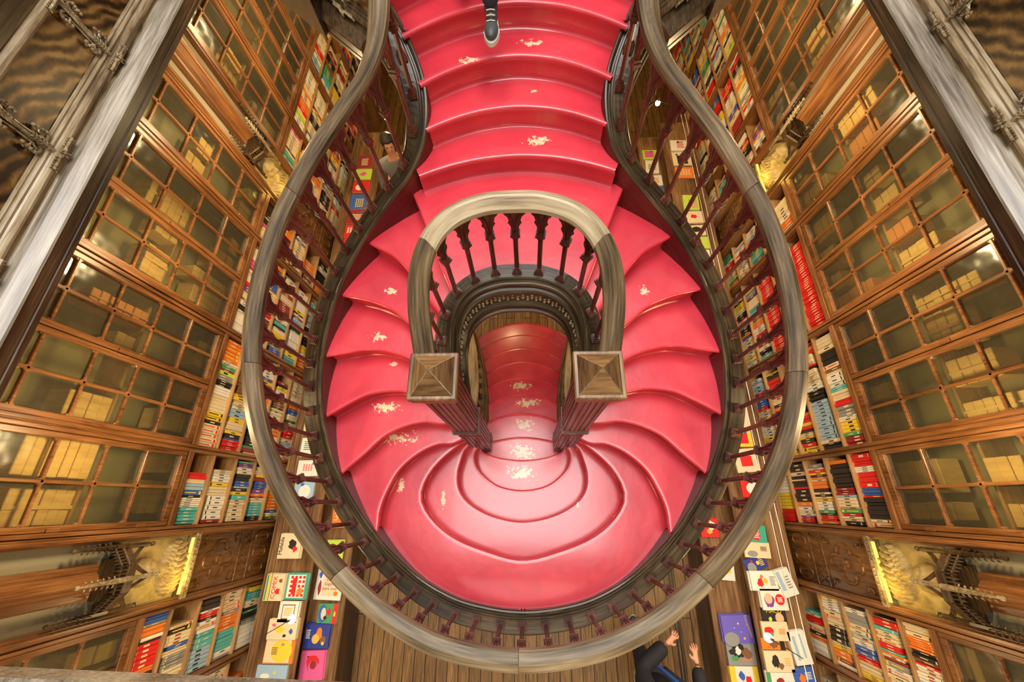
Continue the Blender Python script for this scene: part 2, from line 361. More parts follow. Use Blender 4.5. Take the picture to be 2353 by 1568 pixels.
def curve2(P, n=28): return [Vector((p[0], p[1])) for p in catmull([(a, b, 0) for a, b in P], n)[0]]
def shifted(P, d, uphill):                                # move a plan curve by d to its uphill side
    Nn = normals2(P); return [p + n * d * uphill for p, n in zip(P, Nn)]
def Spts(a, b, off=.02):                                  # string points between the ones nearest to a and b (plan)
    ia = min(range(240), key=lambda i: (Vector(SO[i][:2]) - a).length); ib = min(range(240), key=lambda i: (Vector(SO[i][:2]) - b).length)
    st = 1 if ib > ia else -1
    return [Vector((SO[i][0] + NO[i].x * off, SO[i][1] + NO[i].y * off)) for i in range(ia + st, ib, st)]
RISE = .17
def add_step(front, uphill, back, D, h=RISE):
    """front: plan curve of the nosing, uphill: +1/-1 = side of its left normal that rises; back: the rest of the tread's outline"""
    z = zD(D); bm = bmesh.new()
    Nn = normals2(front)
    prof = [(-.034, 0), (-.014, 0), (-.006, -.002), (0, -.009), (.002, -.017), (-.002, -.026), (-.010, -.031), (-.020, -.033), (-.026, -.040), (-.028, -.06), (-.028, -h + .018), (-.022, -h + .006), (-.012, -h - .001)]
    rings = []
    for p, n in zip(front, Nn):
        out = -n * uphill
        rings.append([bm.verts.new((p.x + out.x * o, p.y + out.y * o, z + dz)) for o, dz in prof])
    for a, b in zip(rings, rings[1:]):
        for k in range(len(prof) - 1): bm.faces.new((a[k], a[k + 1], b[k + 1], b[k]))
    poly = [r[0].co.copy() for r in rings] + [Vector((p.x, p.y, z)) for p in back]
    p2 = [Vector((p.x, p.y)) for p in poly]
    out_v, _, out_f, _, _, _ = delaunay_2d_cdt(p2, [(i, (i + 1) % len(p2)) for i in range(len(p2))], [], 1, 1e-5)
    vs = [bm.verts.new((v.x, v.y, z)) for v in out_v]
    for t in out_f:
        try: bm.faces.new([vs[i] for i in t])
        except ValueError: pass
    bmesh.ops.remove_doubles(bm, verts=bm.verts, dist=.0004)
    loose = [v for v in bm.verts if not v.link_faces]; bmesh.ops.delete(bm, geom=loose, context='VERTS')
    for f in bm.faces: f.smooth = True
    bmesh.ops.recalc_face_normals(bm, faces=bm.faces)
    up = sum(f.normal.z * f.calc_area() for f in bm.faces)
    if up < 0: bmesh.ops.reverse_faces(bm, faces=bm.faces)
    o = mesh_obj('tread', bm, M['red'], stair, False, recalc=False)
    for p in o.data.polygons: p.use_smooth = True
    for e in o.data.edges: pass
    return o
def mir(P): return [Vector((-p.x, p.y)) for p in P]
Lc = {k: (D, curve2(P)) for k, (D, P) in F.items()}
Uc = {k: (D, curve2(P, 48)) for k, (D, P) in U.items()}
order = ['Tg', 'Tf', 'Te', 'Td', 'Tc', 'Tb', 'Ta']
for i, k in enumerate(order[:-1]):                        # side treads, left and mirrored right
    D, f = Lc[k]; Dn, g = Lc[order[i + 1]]
    # curve runs inner -> outer (west); uphill is north = right-hand side -> left normal is south => uphill -1
    gb = shifted(g, .045, -1)
    sp = Spts(f[-1], gb[-1])
    add_step(f, -1, sp + gb[::-1], D)
    add_step(mir(f), 1, mir(sp) + mir(gb[::-1]), D)
# the top tread under the arch, nosings on both sides
D, f = Lc['Ta']; fr = mir(f)
ring = [Vector(p) for p in ((.30, 1.26), (.15, 1.31), (0, 1.32), (-.15, 1.31), (-.30, 1.26))]
m1 = shifted(Uc['m1'][1], .05, 1)
back = Spts(f[-1], m1[0]) + m1 + Spts(fr[-1], m1[-1])[::-1]
# outline: left nosing (inner->outer), string, arc, string, then right nosing outer->inner
o = add_step(f, -1, back + shifted(fr, .034, 1)[::-1] + ring, D)
b2 = bmesh.new(); rr = []
Nn = normals2(fr)
for p, n in zip(fr, Nn):
    out = -n
    rr.append([b2.verts.new((p.x + out.x * q, p.y + out.y * q, zD(D) + dz)) for q, dz in ((-.034, 0), (-.014, 0), (-.006, -.002), (0, -.009), (.002, -.017), (-.002, -.026), (-.010, -.031), (-.020, -.033), (-.028, -.06), (-.028, -RISE + .018), (-.012, -RISE - .001))])
for a, b in zip(rr, rr[1:]):
    for k in range(10): b2.faces.new((a[k], a[k + 1], b[k + 1], b[k]))
b2.from_mesh(o.data); b2.to_mesh(o.data)
for p in o.data.polygons: p.use_smooth = True
b2.free()
# the broad platform tread between both arms
D, n4 = Uc['N4']; tg = shifted(Lc['Tg'][1], .045, -1); tgr = mir(tg)
ia = tg[-1]
back = tgr + Spts(tgr[-1], tg[-1]) + tg[::-1]
add_step(n4, -1, back, D)                                 # curve west -> east round the south; left normal is north/inside; uphill outside
for a, b in (('N3', 'N4'), ('N2', 'N3'), ('N1', 'N2'), ('N0', 'N1'), ('L0', 'N0'), ('L1', 'L0'), ('L2', 'L1'), ('L3', 'L2'), ('L4', 'L3'), ('L5', 'L4'), ('L6', 'L5')):
    D, f = Uc[a]; g = Uc[b][1]
    add_step(f, -1, shifted(g, .05, -1)[::-1], D)
for k in range(1, 6):
    D, f = Uc['m%d' % k]; g = Uc['m%d' % (k + 1)][1]; gb = shifted(g, .06, 1)
    add_step(f, 1, Spts(f[-1], gb[-1]) + gb[::-1] + Spts(f[0], gb[0])[::-1], D)
D, f = Uc['m6']
add_step(f, 1, [Vector((1.05, 4.4)), Vector((-1.05, 4.4))], D)

# red skirting on the string's inner face, then the string itself
skP = [(o_, dz) for o_, dz in ((0.004, -.004), (0.004, -.30))]
bm = bmesh.new(); sweep(bm, SO, [(a * SGN, b) for a, b in skP], closed=False); o = mesh_obj('skirting', bm, M['red'], stair, True)
o['label'] = 'red lacquered skirting'
prof = [(.004, -.36), (.004, .0), (.010, .010), (.020, .012), (.030, .004), (.034, -.006), (.042, -.006), (.048, .004), (.058, .004), (.064, -.004), (.150, -.006), (.158, -.014), (.158, -.05), (.150, -.06), (.150, -.20), (.165, -.22), (.165, -.25), (.175, -.27), (.175, -.30), (.150, -.33), (.150, -.36)]
bm = bmesh.new(); sweep(bm, SO, [(a * SGN, b) for a, b in prof]); mesh_obj('outer_string', bm, M['string'], stair)
# soffit of the arms and of the upper flight: one curved underside
bm = bmesh.new()
IN = [(-.0, .62, 3.6)]
for s in (-1, 1):
    pts = [i for i in range(240) if SO[i][0] * s > 0.02 and SO[i][1] > -.2 and SO[i][1] < 2.15]
    if s < 0: pass
    vo = [bm.verts.new((SO[i][0] + NO[i].x * .1, SO[i][1] + NO[i].y * .1, SO[i][2] - .34)) for i in pts]
    vi = [bm.verts.new((s * .47, max(.56, min(1.33, SO[i][1])), min(SO[i][2] - .40, zD(4.35) if SO[i][1] < .75 else 99))) for i in pts]
    for k in range(len(pts) - 1):
        try: bm.faces.new((vo[k], vo[k + 1], vi[k + 1], vi[k]))
        except ValueError: pass
L_ = [i for i in range(240) if SO[i][1] > 1.9 and SO[i][0] > 0]
for k in range(len(L_) - 1):
    a, b = SO[L_[k]], SO[L_[k + 1]]
    bm.faces.new([bm.verts.new(v) for v in ((a[0], a[1], a[2] - .34), (b[0], b[1], b[2] - .34), (-b[0], b[1], b[2] - .34), (-a[0], a[1], a[2] - .34))])
mesh_obj('soffit', bm, M['dark'], stair)

# balusters
def baluster(P, T, h, slope, pitch, yaw_only=True, parent=stair):
    """P foot, T tangent (2d), h clear height to the underside of the rail"""
    bm = bmesh.new()
    t = bmesh.new()
    box(t, -.030, .030, -.028, .028, -.012, .020); box(t, -.025, .025, -.024, .024, .020, .034); box(t, -.019, .019, -.019, .019, .034, .046)
    ht = h * .60
    tube(t, [(0, 0, .04), (0, 0, ht)], .0145, 8)
    box(t, -.018, .018, -.018, .018, ht - .012, ht + .006); box(t, -.027, .027, -.025, .025, ht + .006, ht + .024); box(t, -.021, .021, -.020, .020, ht + .024, ht + .042)
    # pierced pointed tracery above the capital, spreading to half the gap on both sides
    w = pitch / 2; z0 = ht + .036; H = h - z0
    for s in (-1, 1):
        arc = [(.0, 0), (.011, 0), (.016, H * .22), (.030, H * .34), (.024, H * .44), (.032, H * .60), (w * .72, H * .70), (w * .78, H * .84), (w * .98, H * .93), (w, H * 1.0 + .004), (0, H + .004)]
        pts = [(s * a, b + s * a * slope) for a, b in arc]
        if s < 0: pts = pts[::-1]
        Mx = Matrix(((1, 0, 0, 0), (0, 0, -1, 0), (0, 1, 0, z0), (0, 0, 0, 1)))
        prism(t, pts, -.012, .012, Mx)
        # raised ribs following the tracery
        rb = [(s * a, 0, z0 + b + s * a * slope) for a, b in arc[1:-1]]
        tube(t, rb, .0075, 5)
        tube(t, [(s * .004, -.014, z0), (s * .010, -.015, z0 + H * .5), (s * w * .45, -.014, z0 + H * .86 + s * w * .45 * slope)], .004, 4)
        tube(t, [(s * .004, .014, z0), (s * .010, .015, z0 + H * .5), (s * w * .45, .014, z0 + H * .86 + s * w * .45 * slope)], .004, 4)
    R = Matrix(((T.x, -T.y, 0, P[0]), (T.y, T.x, 0, P[1]), (0, 0, 1, P[2]), (0, 0, 0, 1)))
    add(bm, t, R)
    return mesh_obj('baluster', bm, M['balu'], parent)

HB = .67
PB = outer(.098, 0)
railP = [(p[0], p[1], p[2] + HB) for p in PB]
nb = 65
cb, tot = catmull(PB, 1301)
def at_s(P, f): 
    i = min(len(P) - 2, int(f * (len(P) - 1))); return i
for k in range(nb):
    f = (k + .5) / nb; i = int(f * 1300)
    a, b = cb[i - 1], cb[i + 1]; T = Vector((b[0] - a[0], b[1] - a[1])); L = T.length; T.normalize()
    slope = (b[2] - a[2]) / L
    baluster(cb[i], T, HB - .035, slope, tot / nb)
# handrail: joined lengths of faceted oak
RP = [(-.052, -.028), (-.055, -.012), (-.052, .010), (-.040, .022), (.002, .043), (.009, .043), (.046, .016), (.056, .004), (.058, -.022), (.040, -.038), (-.040, -.038)]
cr, rt = catmull(railP, 400)
joints = [0, 30, 75, 112, 157, 200, 243, 290, 326, 369, 399]
for a, b in zip(joints, joints[1:]):
    bm = bmesh.new()
    seg = cr[a:b + 1]
    Pn = [tuple(p) for p in seg]; Pn[-1] = tuple(Vector(Pn[-1]).lerp(Vector(Pn[-2]), .12))
    sweep(bm, Pn, [(q * SGN, dz) for q, dz in RP])
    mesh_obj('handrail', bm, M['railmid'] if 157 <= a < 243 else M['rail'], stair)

# inner ring: string, balusters, arch rail, newels
IL = [(0, 1.36, 2.175), (-.15, 1.35, 2.178), (-.30, 1.295, 2.195), (-.41, 1.205, 2.245), (-.475, 1.09, 2.335), (-.50, .95, 2.45), (-.495, .80, 2.56), (-.475, .64, 2.66)]
ip = [(-x, y, zD(D)) for x, y, D in IL[::-1]] + [(x, y, zD(D)) for x, y, D in IL[1:]]   # right foot over the arch to the left foot
IS, il = catmull(ip, 90)
NI = normals2(IS); sI = 1 if (NI[45].y < 0) else -1       # +sI*normal -> into the hole
iprof = [(-.052, -.30), (-.052, .02), (-.046, .032), (.048, .032), (.056, .024), (.056, .004), (.066, -.004), (.076, -.006), (.082, -.02), (.072, -.035), (.076, -.055), (.090, -.062), (.100, -.075), (.100, -.095), (.088, -.105), (.088, -.205), (.100, -.215), (.112, -.225), (.112, -.245), (.100, -.262), (.108, -.285), (.122, -.292), (.122, -.315), (.095, -.34), (.0, -.34)]
bm = bmesh.new(); sweep(bm, IS, [(a * sI, b) for a, b in iprof]); inner = mesh_obj('inner_string', bm, M['string'], stair)
ch = bmesh.new()                                          # carved leaf band on the inner string
cI, cl = catmull([tuple(p) for p in IS], 121)
Nc = normals2(cI)
for i in range(2, 119, 2):
    p, n = cI[i], Nc[i] * sI
    for q, (dz, r) in enumerate(((-.135, .010), (-.165, .013), (-.185, .007))):
        ball(ch, (p[0] + n.x * .092, p[1] + n.y * .092, p[2] + dz + (.012 if (i // 2) % 2 else -.008)), r, seg=6, rings=4)
sub('carved_leaf_band', ch, M['gilt'], inner, True)['label'] = 'gilded carved leaf band'
nbI = 15; cI2, cl2 = catmull([tuple(p) for p in IS], 601)
for k in range(nbI):
    f = (k + .5) / nbI; i = int(f * 600); a, b = cI2[i - 1], cI2[i + 1]; T = Vector((b[0] - a[0], b[1] - a[1])); L = T.length; T.normalize()
    baluster((cI2[i][0], cI2[i][1], cI2[i][2] + .032), T, .66 - .032 - .035, (b[2] - a[2]) / L, cl2 / nbI)
ir = [(p[0], p[1], p[2] + .66) for p in cI2[::5]]
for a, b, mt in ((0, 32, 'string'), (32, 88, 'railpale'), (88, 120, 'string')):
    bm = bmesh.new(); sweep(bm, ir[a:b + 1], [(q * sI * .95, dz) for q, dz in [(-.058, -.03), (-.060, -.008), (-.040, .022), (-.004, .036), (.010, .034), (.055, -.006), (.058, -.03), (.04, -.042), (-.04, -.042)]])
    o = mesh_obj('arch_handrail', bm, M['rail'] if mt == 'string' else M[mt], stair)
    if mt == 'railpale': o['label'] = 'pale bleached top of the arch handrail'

M['newelcap'] = wood('newel_cap_oak', (.055, .024, .009), (.17, .085, .03), (.32, .18, .075), .34, (55, 5, 55), bump=.3)
M['capx'] = wood('cap_grain_across_lit', (.07, .03, .011), (.20, .10, .036), (.34, .19, .075), .34, (6, 70, 6), bump=.3)  # lighter oak paints the lit look onto one pair of cap facets
M['capy'] = wood('cap_grain_along_shaded', (.05, .022, .009), (.13, .062, .022), (.24, .13, .05), .34, (70, 6, 6), bump=.3)  # darker oak paints shade onto the other pair of cap facets
M['newel'] = wood('newel_shaft_oak', (.03, .010, .006), (.085, .032, .018), (.17, .075, .042), .30, (60, 60, 4), bump=.2)
for s in (-1, 1):
    cx, cy = s * .392, .560
    bm = bmesh.new()
    Dt = 1.78
    w = .082
    box(bm, cx - w, cx + w, cy - w, cy + w, zD(4.35), zD(1.86), 1)  # darker core colour paints the shade in the gaps between strips
    for side in range(4):                                 # raised strips = fluted panels
        for off in (-.066, -.030, .0, .030, .066):
            t = bmesh.new(); bbox(t, -w - .006, -w + .001, off - .010, off + .010, zD(2.84), zD(1.98), .002)
            add(bm, t, Matrix.Translation((cx, cy, 0)) @ Matrix.Rotation(side * PI / 2, 4, 'Z'))
            t = bmesh.new(); bbox(t, -w - .006, -w + .001, off - .008, off + .008, zD(4.0), zD(3.05), .002)
            add(bm, t, Matrix.Translation((cx, cy, 0)) @ Matrix.Rotation(side * PI / 2, 4, 'Z'))
    bbox(bm, cx - .098, cx + .098, cy - .098, cy + .098, zD(2.93), zD(2.87), .004)
    bbox(bm, cx - .090, cx + .090, cy - .090, cy + .090, zD(2.87), zD(2.845), .004)
    bbox(bm, cx - .090, cx + .090, cy - .090, cy + .090, zD(3.99), zD(3.95), .004)
    np_ = mesh_obj('newel_post', bm, [M['newel'], M['dark']], stair)
    bm = bmesh.new()
    bbox(bm, cx - .088, cx + .088, cy - .088, cy + .088, zD(1.985), zD(1.955), .004)
    bbox(bm, cx - .098, cx + .098, cy - .098, cy + .098, zD(1.93), zD(1.875), .005)
    bbox(bm, cx - .112, cx + .112, cy - .112, cy + .112, zD(1.868), zD(1.838), .004)
    bbox(bm, cx - .104, cx + .104, cy - .104, cy + .104, zD(1.838), zD(1.825), .003)
    bbox(bm, cx - .118, cx + .118, cy - .118, cy + .118, zD(1.825), zD(1.785), .006)
    v = [bm.verts.new((cx + a * .100, cy + b * .100, zD(1.785))) for a, b in ((-1, -1), (1, -1), (1, 1), (-1, 1))]
    top = bm.verts.new((cx, cy, zD(1.69)))
    for q in range(4): bm.faces.new((v[q], v[(q + 1) % 4], top)).material_index = 1 + q % 2
    for q in range(4): tube(bm, [v[q].co.copy(), top.co.copy()], .0018, 4, 3)
    sub('newel_cap', bm, [M['newelcap'], M['capx'], M['capy'], M['shine']], np_)

# balustrades of the lowest flight seen through the opening
for s in (-1, 1):
    P = [(s * .375, .58, zD(4.02)), (s * .375, .80, zD(4.17)), (s * .385, 1.05, zD(4.34)), (s * .42, 1.30, zD(4.50)), (s * .465, 1.55, zD(4.66)), (s * .53, 1.80, zD(4.82)), (s * .60, 2.05, zD(4.98)), (s * .69, 2.30, zD(5.15)), (s * .80, 2.48, zD(5.25))]
    cp, ll = catmull(P, 60)
    bm = bmesh.new(); sweep(bm, [tuple(p) for p in cp], [(0, -.34), (0, .05), (-s * .02, .07), (-s * .03, .05), (-s * .045, .06), (-s * .14, .06), (-s * .15, .04), (-s * .15, -.34)]); 
    # keep it on the outside of the steps
    o = mesh_obj('lower_string', bm, M['rail'], stair)
    mid_ = o.data.vertices[4].co
    bm = bmesh.new(); rp = [(p[0] + s * .08, p[1], p[2] + .66) for p in cp]
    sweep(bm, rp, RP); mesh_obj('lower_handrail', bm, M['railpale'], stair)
    c3, l3 = catmull([(p[0] + s * .08, p[1], p[2] + .06) for p in cp], 301)
    for k in range(13):
        i = int((k + .5) / 13 * 300); a, b = c3[max(0, i - 1)], c3[min(300, i + 1)]; T = Vector((b[0] - a[0], b[1] - a[1])); L = T.length; T.normalize()
        baluster(c3[i], T, .565, (b[2] - a[2]) / L, l3 / 13)
    # boarded cheek under the string down to the floor
    bm = bmesh.new()
    for a, b in zip(cp, cp[1:]):
        bm.faces.new([bm.verts.new(v) for v in ((a[0] + s * .05, a[1], 0), (b[0] + s * .05, b[1], 0), (b[0] + s * .05, b[1], b[2] - .25), (a[0] + s * .05, a[1], a[2] - .25))])
    mesh_obj('stair_cheek', bm, M['dark'], stair)


# ------------------------------------------------------------------ galleries
def SX(s, x): return s * x
bm = bmesh.new()
for s in (-1, 1):
    pts = [(s * 3.16, -3.4), (s * 2.24, -3.4), (s * 2.24, 3.80), (s * 1.14, 2.62), (s * 1.14, 4.4), (s * .0, 4.42), (s * .0, 9.0), (s * 3.16, 9.0)]
    prism(bm, pts, zD(1.49), zD(1.19))
struct('ceiling', bm, M['dark'])
bm = bmesh.new(); 
for s in (-1, 1):
    a, b = sorted((s * 2.11, s * 3.16)); 
    prism(bm, [(s * 3.16, -3.4), (s * 2.25, -3.4), (s * 2.25, 3.82), (s * 1.16, 2.66), (s * 1.16, 4.4), (0, 4.42), (0, 9), (s * 3.16, 9)], zD(1.19), zD(1.175))
struct('trim_gallery_floor', bm, M['floor'])

def petal(bm, c, d, up, L, w, mi=0):                      # a pointed leaf: c root, d direction, up = surface normal
    d = d.normalized(); up = up.normalized(); sd = d.cross(up)
    ps = [c + up * .002, c + d * L * .35 + sd * w + up * w * .35, c + d * L + up * w * .9, c + d * L * .35 - sd * w + up * w * .35]
    mid = c + d * L * .5 + up * w * 1.1
    vs = [bm.verts.new(p) for p in ps]; m_ = bm.verts.new(mid)
    for i in range(4): bm.faces.new((vs[i], vs[(i + 1) % 4], m_)).material_index = mi
    lo = bm.verts.new(c + d * L * .5 - up * w * .5)
    for i in range(4): bm.faces.new((vs[(i + 1) % 4], vs[i], lo)).material_index = mi

def curl(bm, c, d, n, r, turn=1, th=.006):                # volute curl of leaf ending in berries
    d = d.normalized(); sd = n.cross(d) * turn; pts = []
    for k in range(12):
        a = k / 11 * 1.6 * PI; rr = r * (1 - .55 * k / 11)
        pts.append(c + d * r * 1.0 + (-d * math.cos(a) + sd * math.sin(a)) * rr + n * (.006 + .012 * k / 11))
    tube(bm, pts, [th * (1.1 - .5 * k / 11) for k in range(12)], 6)
    for q in range(4): ball(bm, c + d * r * (1.3 + .25 * q) + sd * r * (.7 - .5 * q) + n * .012, th * 1.5, seg=6, rings=4)
    for q in range(3): petal(bm, c + d * r * (.4 + .7 * q), d + sd * (.9 - q), n, r * .9, r * .28)

def boss(bm, c, u, v, n, S=1.0):                          # spray of leaves round a flower where rib and moulding meet
    for k in range(6):
        a = k * PI / 3; petal(bm, c + n * .012, u * math.cos(a) + v * math.sin(a), n, .028 * S, .010 * S)
    ball(bm, c + n * .020, .009 * S, seg=8, rings=5)
    for sg in (-1, 1):
        for q in range(5):
            cc = c + u * sg * (.02 + .016 * q) * S
            petal(bm, cc, u * sg * 1 + v * .9, n, .028 * S, .008 * S); petal(bm, cc, u * sg * 1 - v * .9, n, .028 * S, .008 * S)
        tube(bm, [c + n * .008, c + u * sg * .1 * S + n * .010], .006 * S, 6)

PROFILES = [('fascia', 'dark', [(0, 1.50), (0, 1.478), (.004, 1.474), (.004, 1.470), (0, 1.466), (0, 1.418), (.05, 1.418), (.05, 1.50)]),
            ('sill_ledge', 'ledge', [(-.004, 1.420), (0, 1.412), (.048, 1.378), (.060, 1.374), (.085, 1.372), (.085, 1.42)]),
            ('round_moulding', 'shine', [(.080, 1.372), (.092, 1.364), (.094, 1.352), (.080, 1.345), (.077, 1.334), (.083, 1.324), (.094, 1.321), (.100, 1.316), (.098, 1.306), (.104, 1.300), (.112, 1.298), (.110, 1.291), (.128, 1.286), (.16, 1.29), (.16, 1.372)]),
            ('panel_board', 'panel', [(.126, 1.30), (.126, 1.04), (.16, 1.04), (.16, 1.30)]),
            ('upper_moulding', 'shine', [(.13, 1.075), (.108, 1.068), (.098, 1.055), (.100, 1.040), (.112, 1.030), (.13, 1.028), (.16, 1.028), (.16, 1.075)]),
            ('top_rail', 'dark', [(.122, 1.03), (.118, .93), (.10, .92), (.092, .90), (.10, .885), (.23, .885), (.24, .90), (.22, .92), (.20, 1.03)])]
def parapet(path, label, ys, nrm_side, dk=False):
    root = thing('gallery_parapet', label, 'parapet', (path[0][0], path[0][1], zD(1.5)), 'parapets along the gallery edges')
    a, b = Vector(path[0]), Vector(path[1]); d = (b - a).normalized(); n_out = Vector((-d.y, d.x)) * nrm_side     # points away from the void
    for nm, mt, pr in PROFILES:
        bm = bmesh.new(); P = [(a.x, a.y, 0), (b.x, b.y, 0)]
        sweep(bm, P, [(o * nrm_side, zD(D)) for o, D in pr])
        mesh_obj(nm, bm, M['dark' if dk and mt != 'panel' else mt], root)
    u = Vector((d.x, d.y, 0)); v = Vector((0, 0, 1)); n = -Vector((n_out.x, n_out.y, 0))
    for t in ys:
        base = Vector((a.x, a.y, 0)) + u * t
        bm = bmesh.new()
        pt = lambda o, D, k=0: base + Vector((n_out.x, n_out.y, 0)) * o + Vector((0, 0, zD(D))) + u * k
        bb = [pt(.105, 1.33), pt(.104, 1.28), pt(.112, 1.20), pt(.108, 1.12), pt(.10, 1.05)]
        tube(bm, bb, [.016, .011, .009, .011, .015], 8)
        for sg in (-1, 1):                                # cusped edges of the panels on both sides of the rib
            tube(bm, [pt(.118, 1.305, sg * .075), pt(.116, 1.285, sg * .04), pt(.114, 1.25, sg * .022), pt(.116, 1.18, sg * .018), pt(.114, 1.12, sg * .022), pt(.114, 1.088, sg * .045), pt(.116, 1.07, sg * .08)], .0055, 5)
        mesh_obj('rib', bm, M['shine'], root)
        bm = bmesh.new()
        boss(bm, pt(.080, 1.335), u, v, n, 1.0)
        for q in range(6):
            for sg in (-1, 1): petal(bm, pt(.098, 1.31 - .014 * q), v + u * sg * .9, n, .030, .008)
        for sg in (-1, 1): curl(bm, pt(.116, 1.275, sg * .018), (u * sg * 1 + v * .75), n, .030, turn=-sg, th=.0065)
        mesh_obj('carved_boss', bm, M['gilt'], root, False)
        bm = bmesh.new()
        boss(bm, pt(.098, 1.052), u, v, n, .95)
        for q in range(6):
            for sg in (-1, 1): petal(bm, pt(.104, 1.07 + .014 * q), -v + u * sg * .9, n, .030, .008)
        for sg in (-1, 1): curl(bm, pt(.116, 1.10, sg * .018), (u * sg * 1 - v * .75), n, .026, turn=sg, th=.006)
        mesh_obj('carved_boss', bm, M['gilt'], root, False)
    return root
ysd = [3.4 + .85 + .7 * k for k in range(-6, 4)]
parapet([(-2.085, -3.4), (-2.085, 3.66)], 'left gallery parapet with figured oak panels and carved leaf bosses', ysd, 1)
parapet([(2.085, -3.4), (2.085, 3.66)], 'right gallery parapet with figured oak panels and bright worn sill', ysd, -1)
parapet([(-2.10, 3.72), (-.86, 2.37)], 'short dark diagonal gallery parapet meeting the left handrail top', [.45, 1.10, 1.6], 1, True)
parapet([(2.10, 3.72), (.86, 2.37)], 'short dark diagonal gallery parapet meeting the right handrail top', [.45, 1.10, 1.6], -1, True)
bm = bmesh.new(); bbox(bm, -2.07, 2.07, -.20, .10, -.09, 0, .008)
o = mesh_obj('gallery_ledge', bm, M['ledge']); o.location = (0, -.6105, zD(1.40)); o.rotation_euler = (0, 0, -.020)
tag(o, 'grey worn wooden ledge across the bottom left edge of the view', 'ledge')

# ------------------------------------------------------------------ book walls
SHELF_D = [3.28, 3.565, 3.855, 4.145, 4.435, 4.74]
PANE_D = [3.20, 2.90, 2.60, 2.30, 2.00, 1.70]
SIDE = {-1: 'left', 1: 'right'}
UNITS = [(-2.40, -1.335, 2, 'near corner'), (-1.335, -.735, 1, 'beside the near bust'), (-.195, .42, 1, 'just past the near bust'), (.42, 1.48, 2, 'middle'), (1.48, 2.55, 2, 'beyond the middle'), (2.55, 3.12, 1, 'before the far bust'),
         (3.66, 4.27, 1, 'past the far bust'), (4.27, 5.33, 2, 'distant'), (5.33, 6.4, 2, 'farthest'), (6.4, 7.47, 2, 'beyond the farthest lamp'), (7.47, 8.5, 2, 'at the far wall')]
def fbox(bm, s, x0, x1, *a):                              # box given as distance from the room axis on side s
    p, q = sorted((s * x0, s * x1)); bbox(bm, p, q, *a)
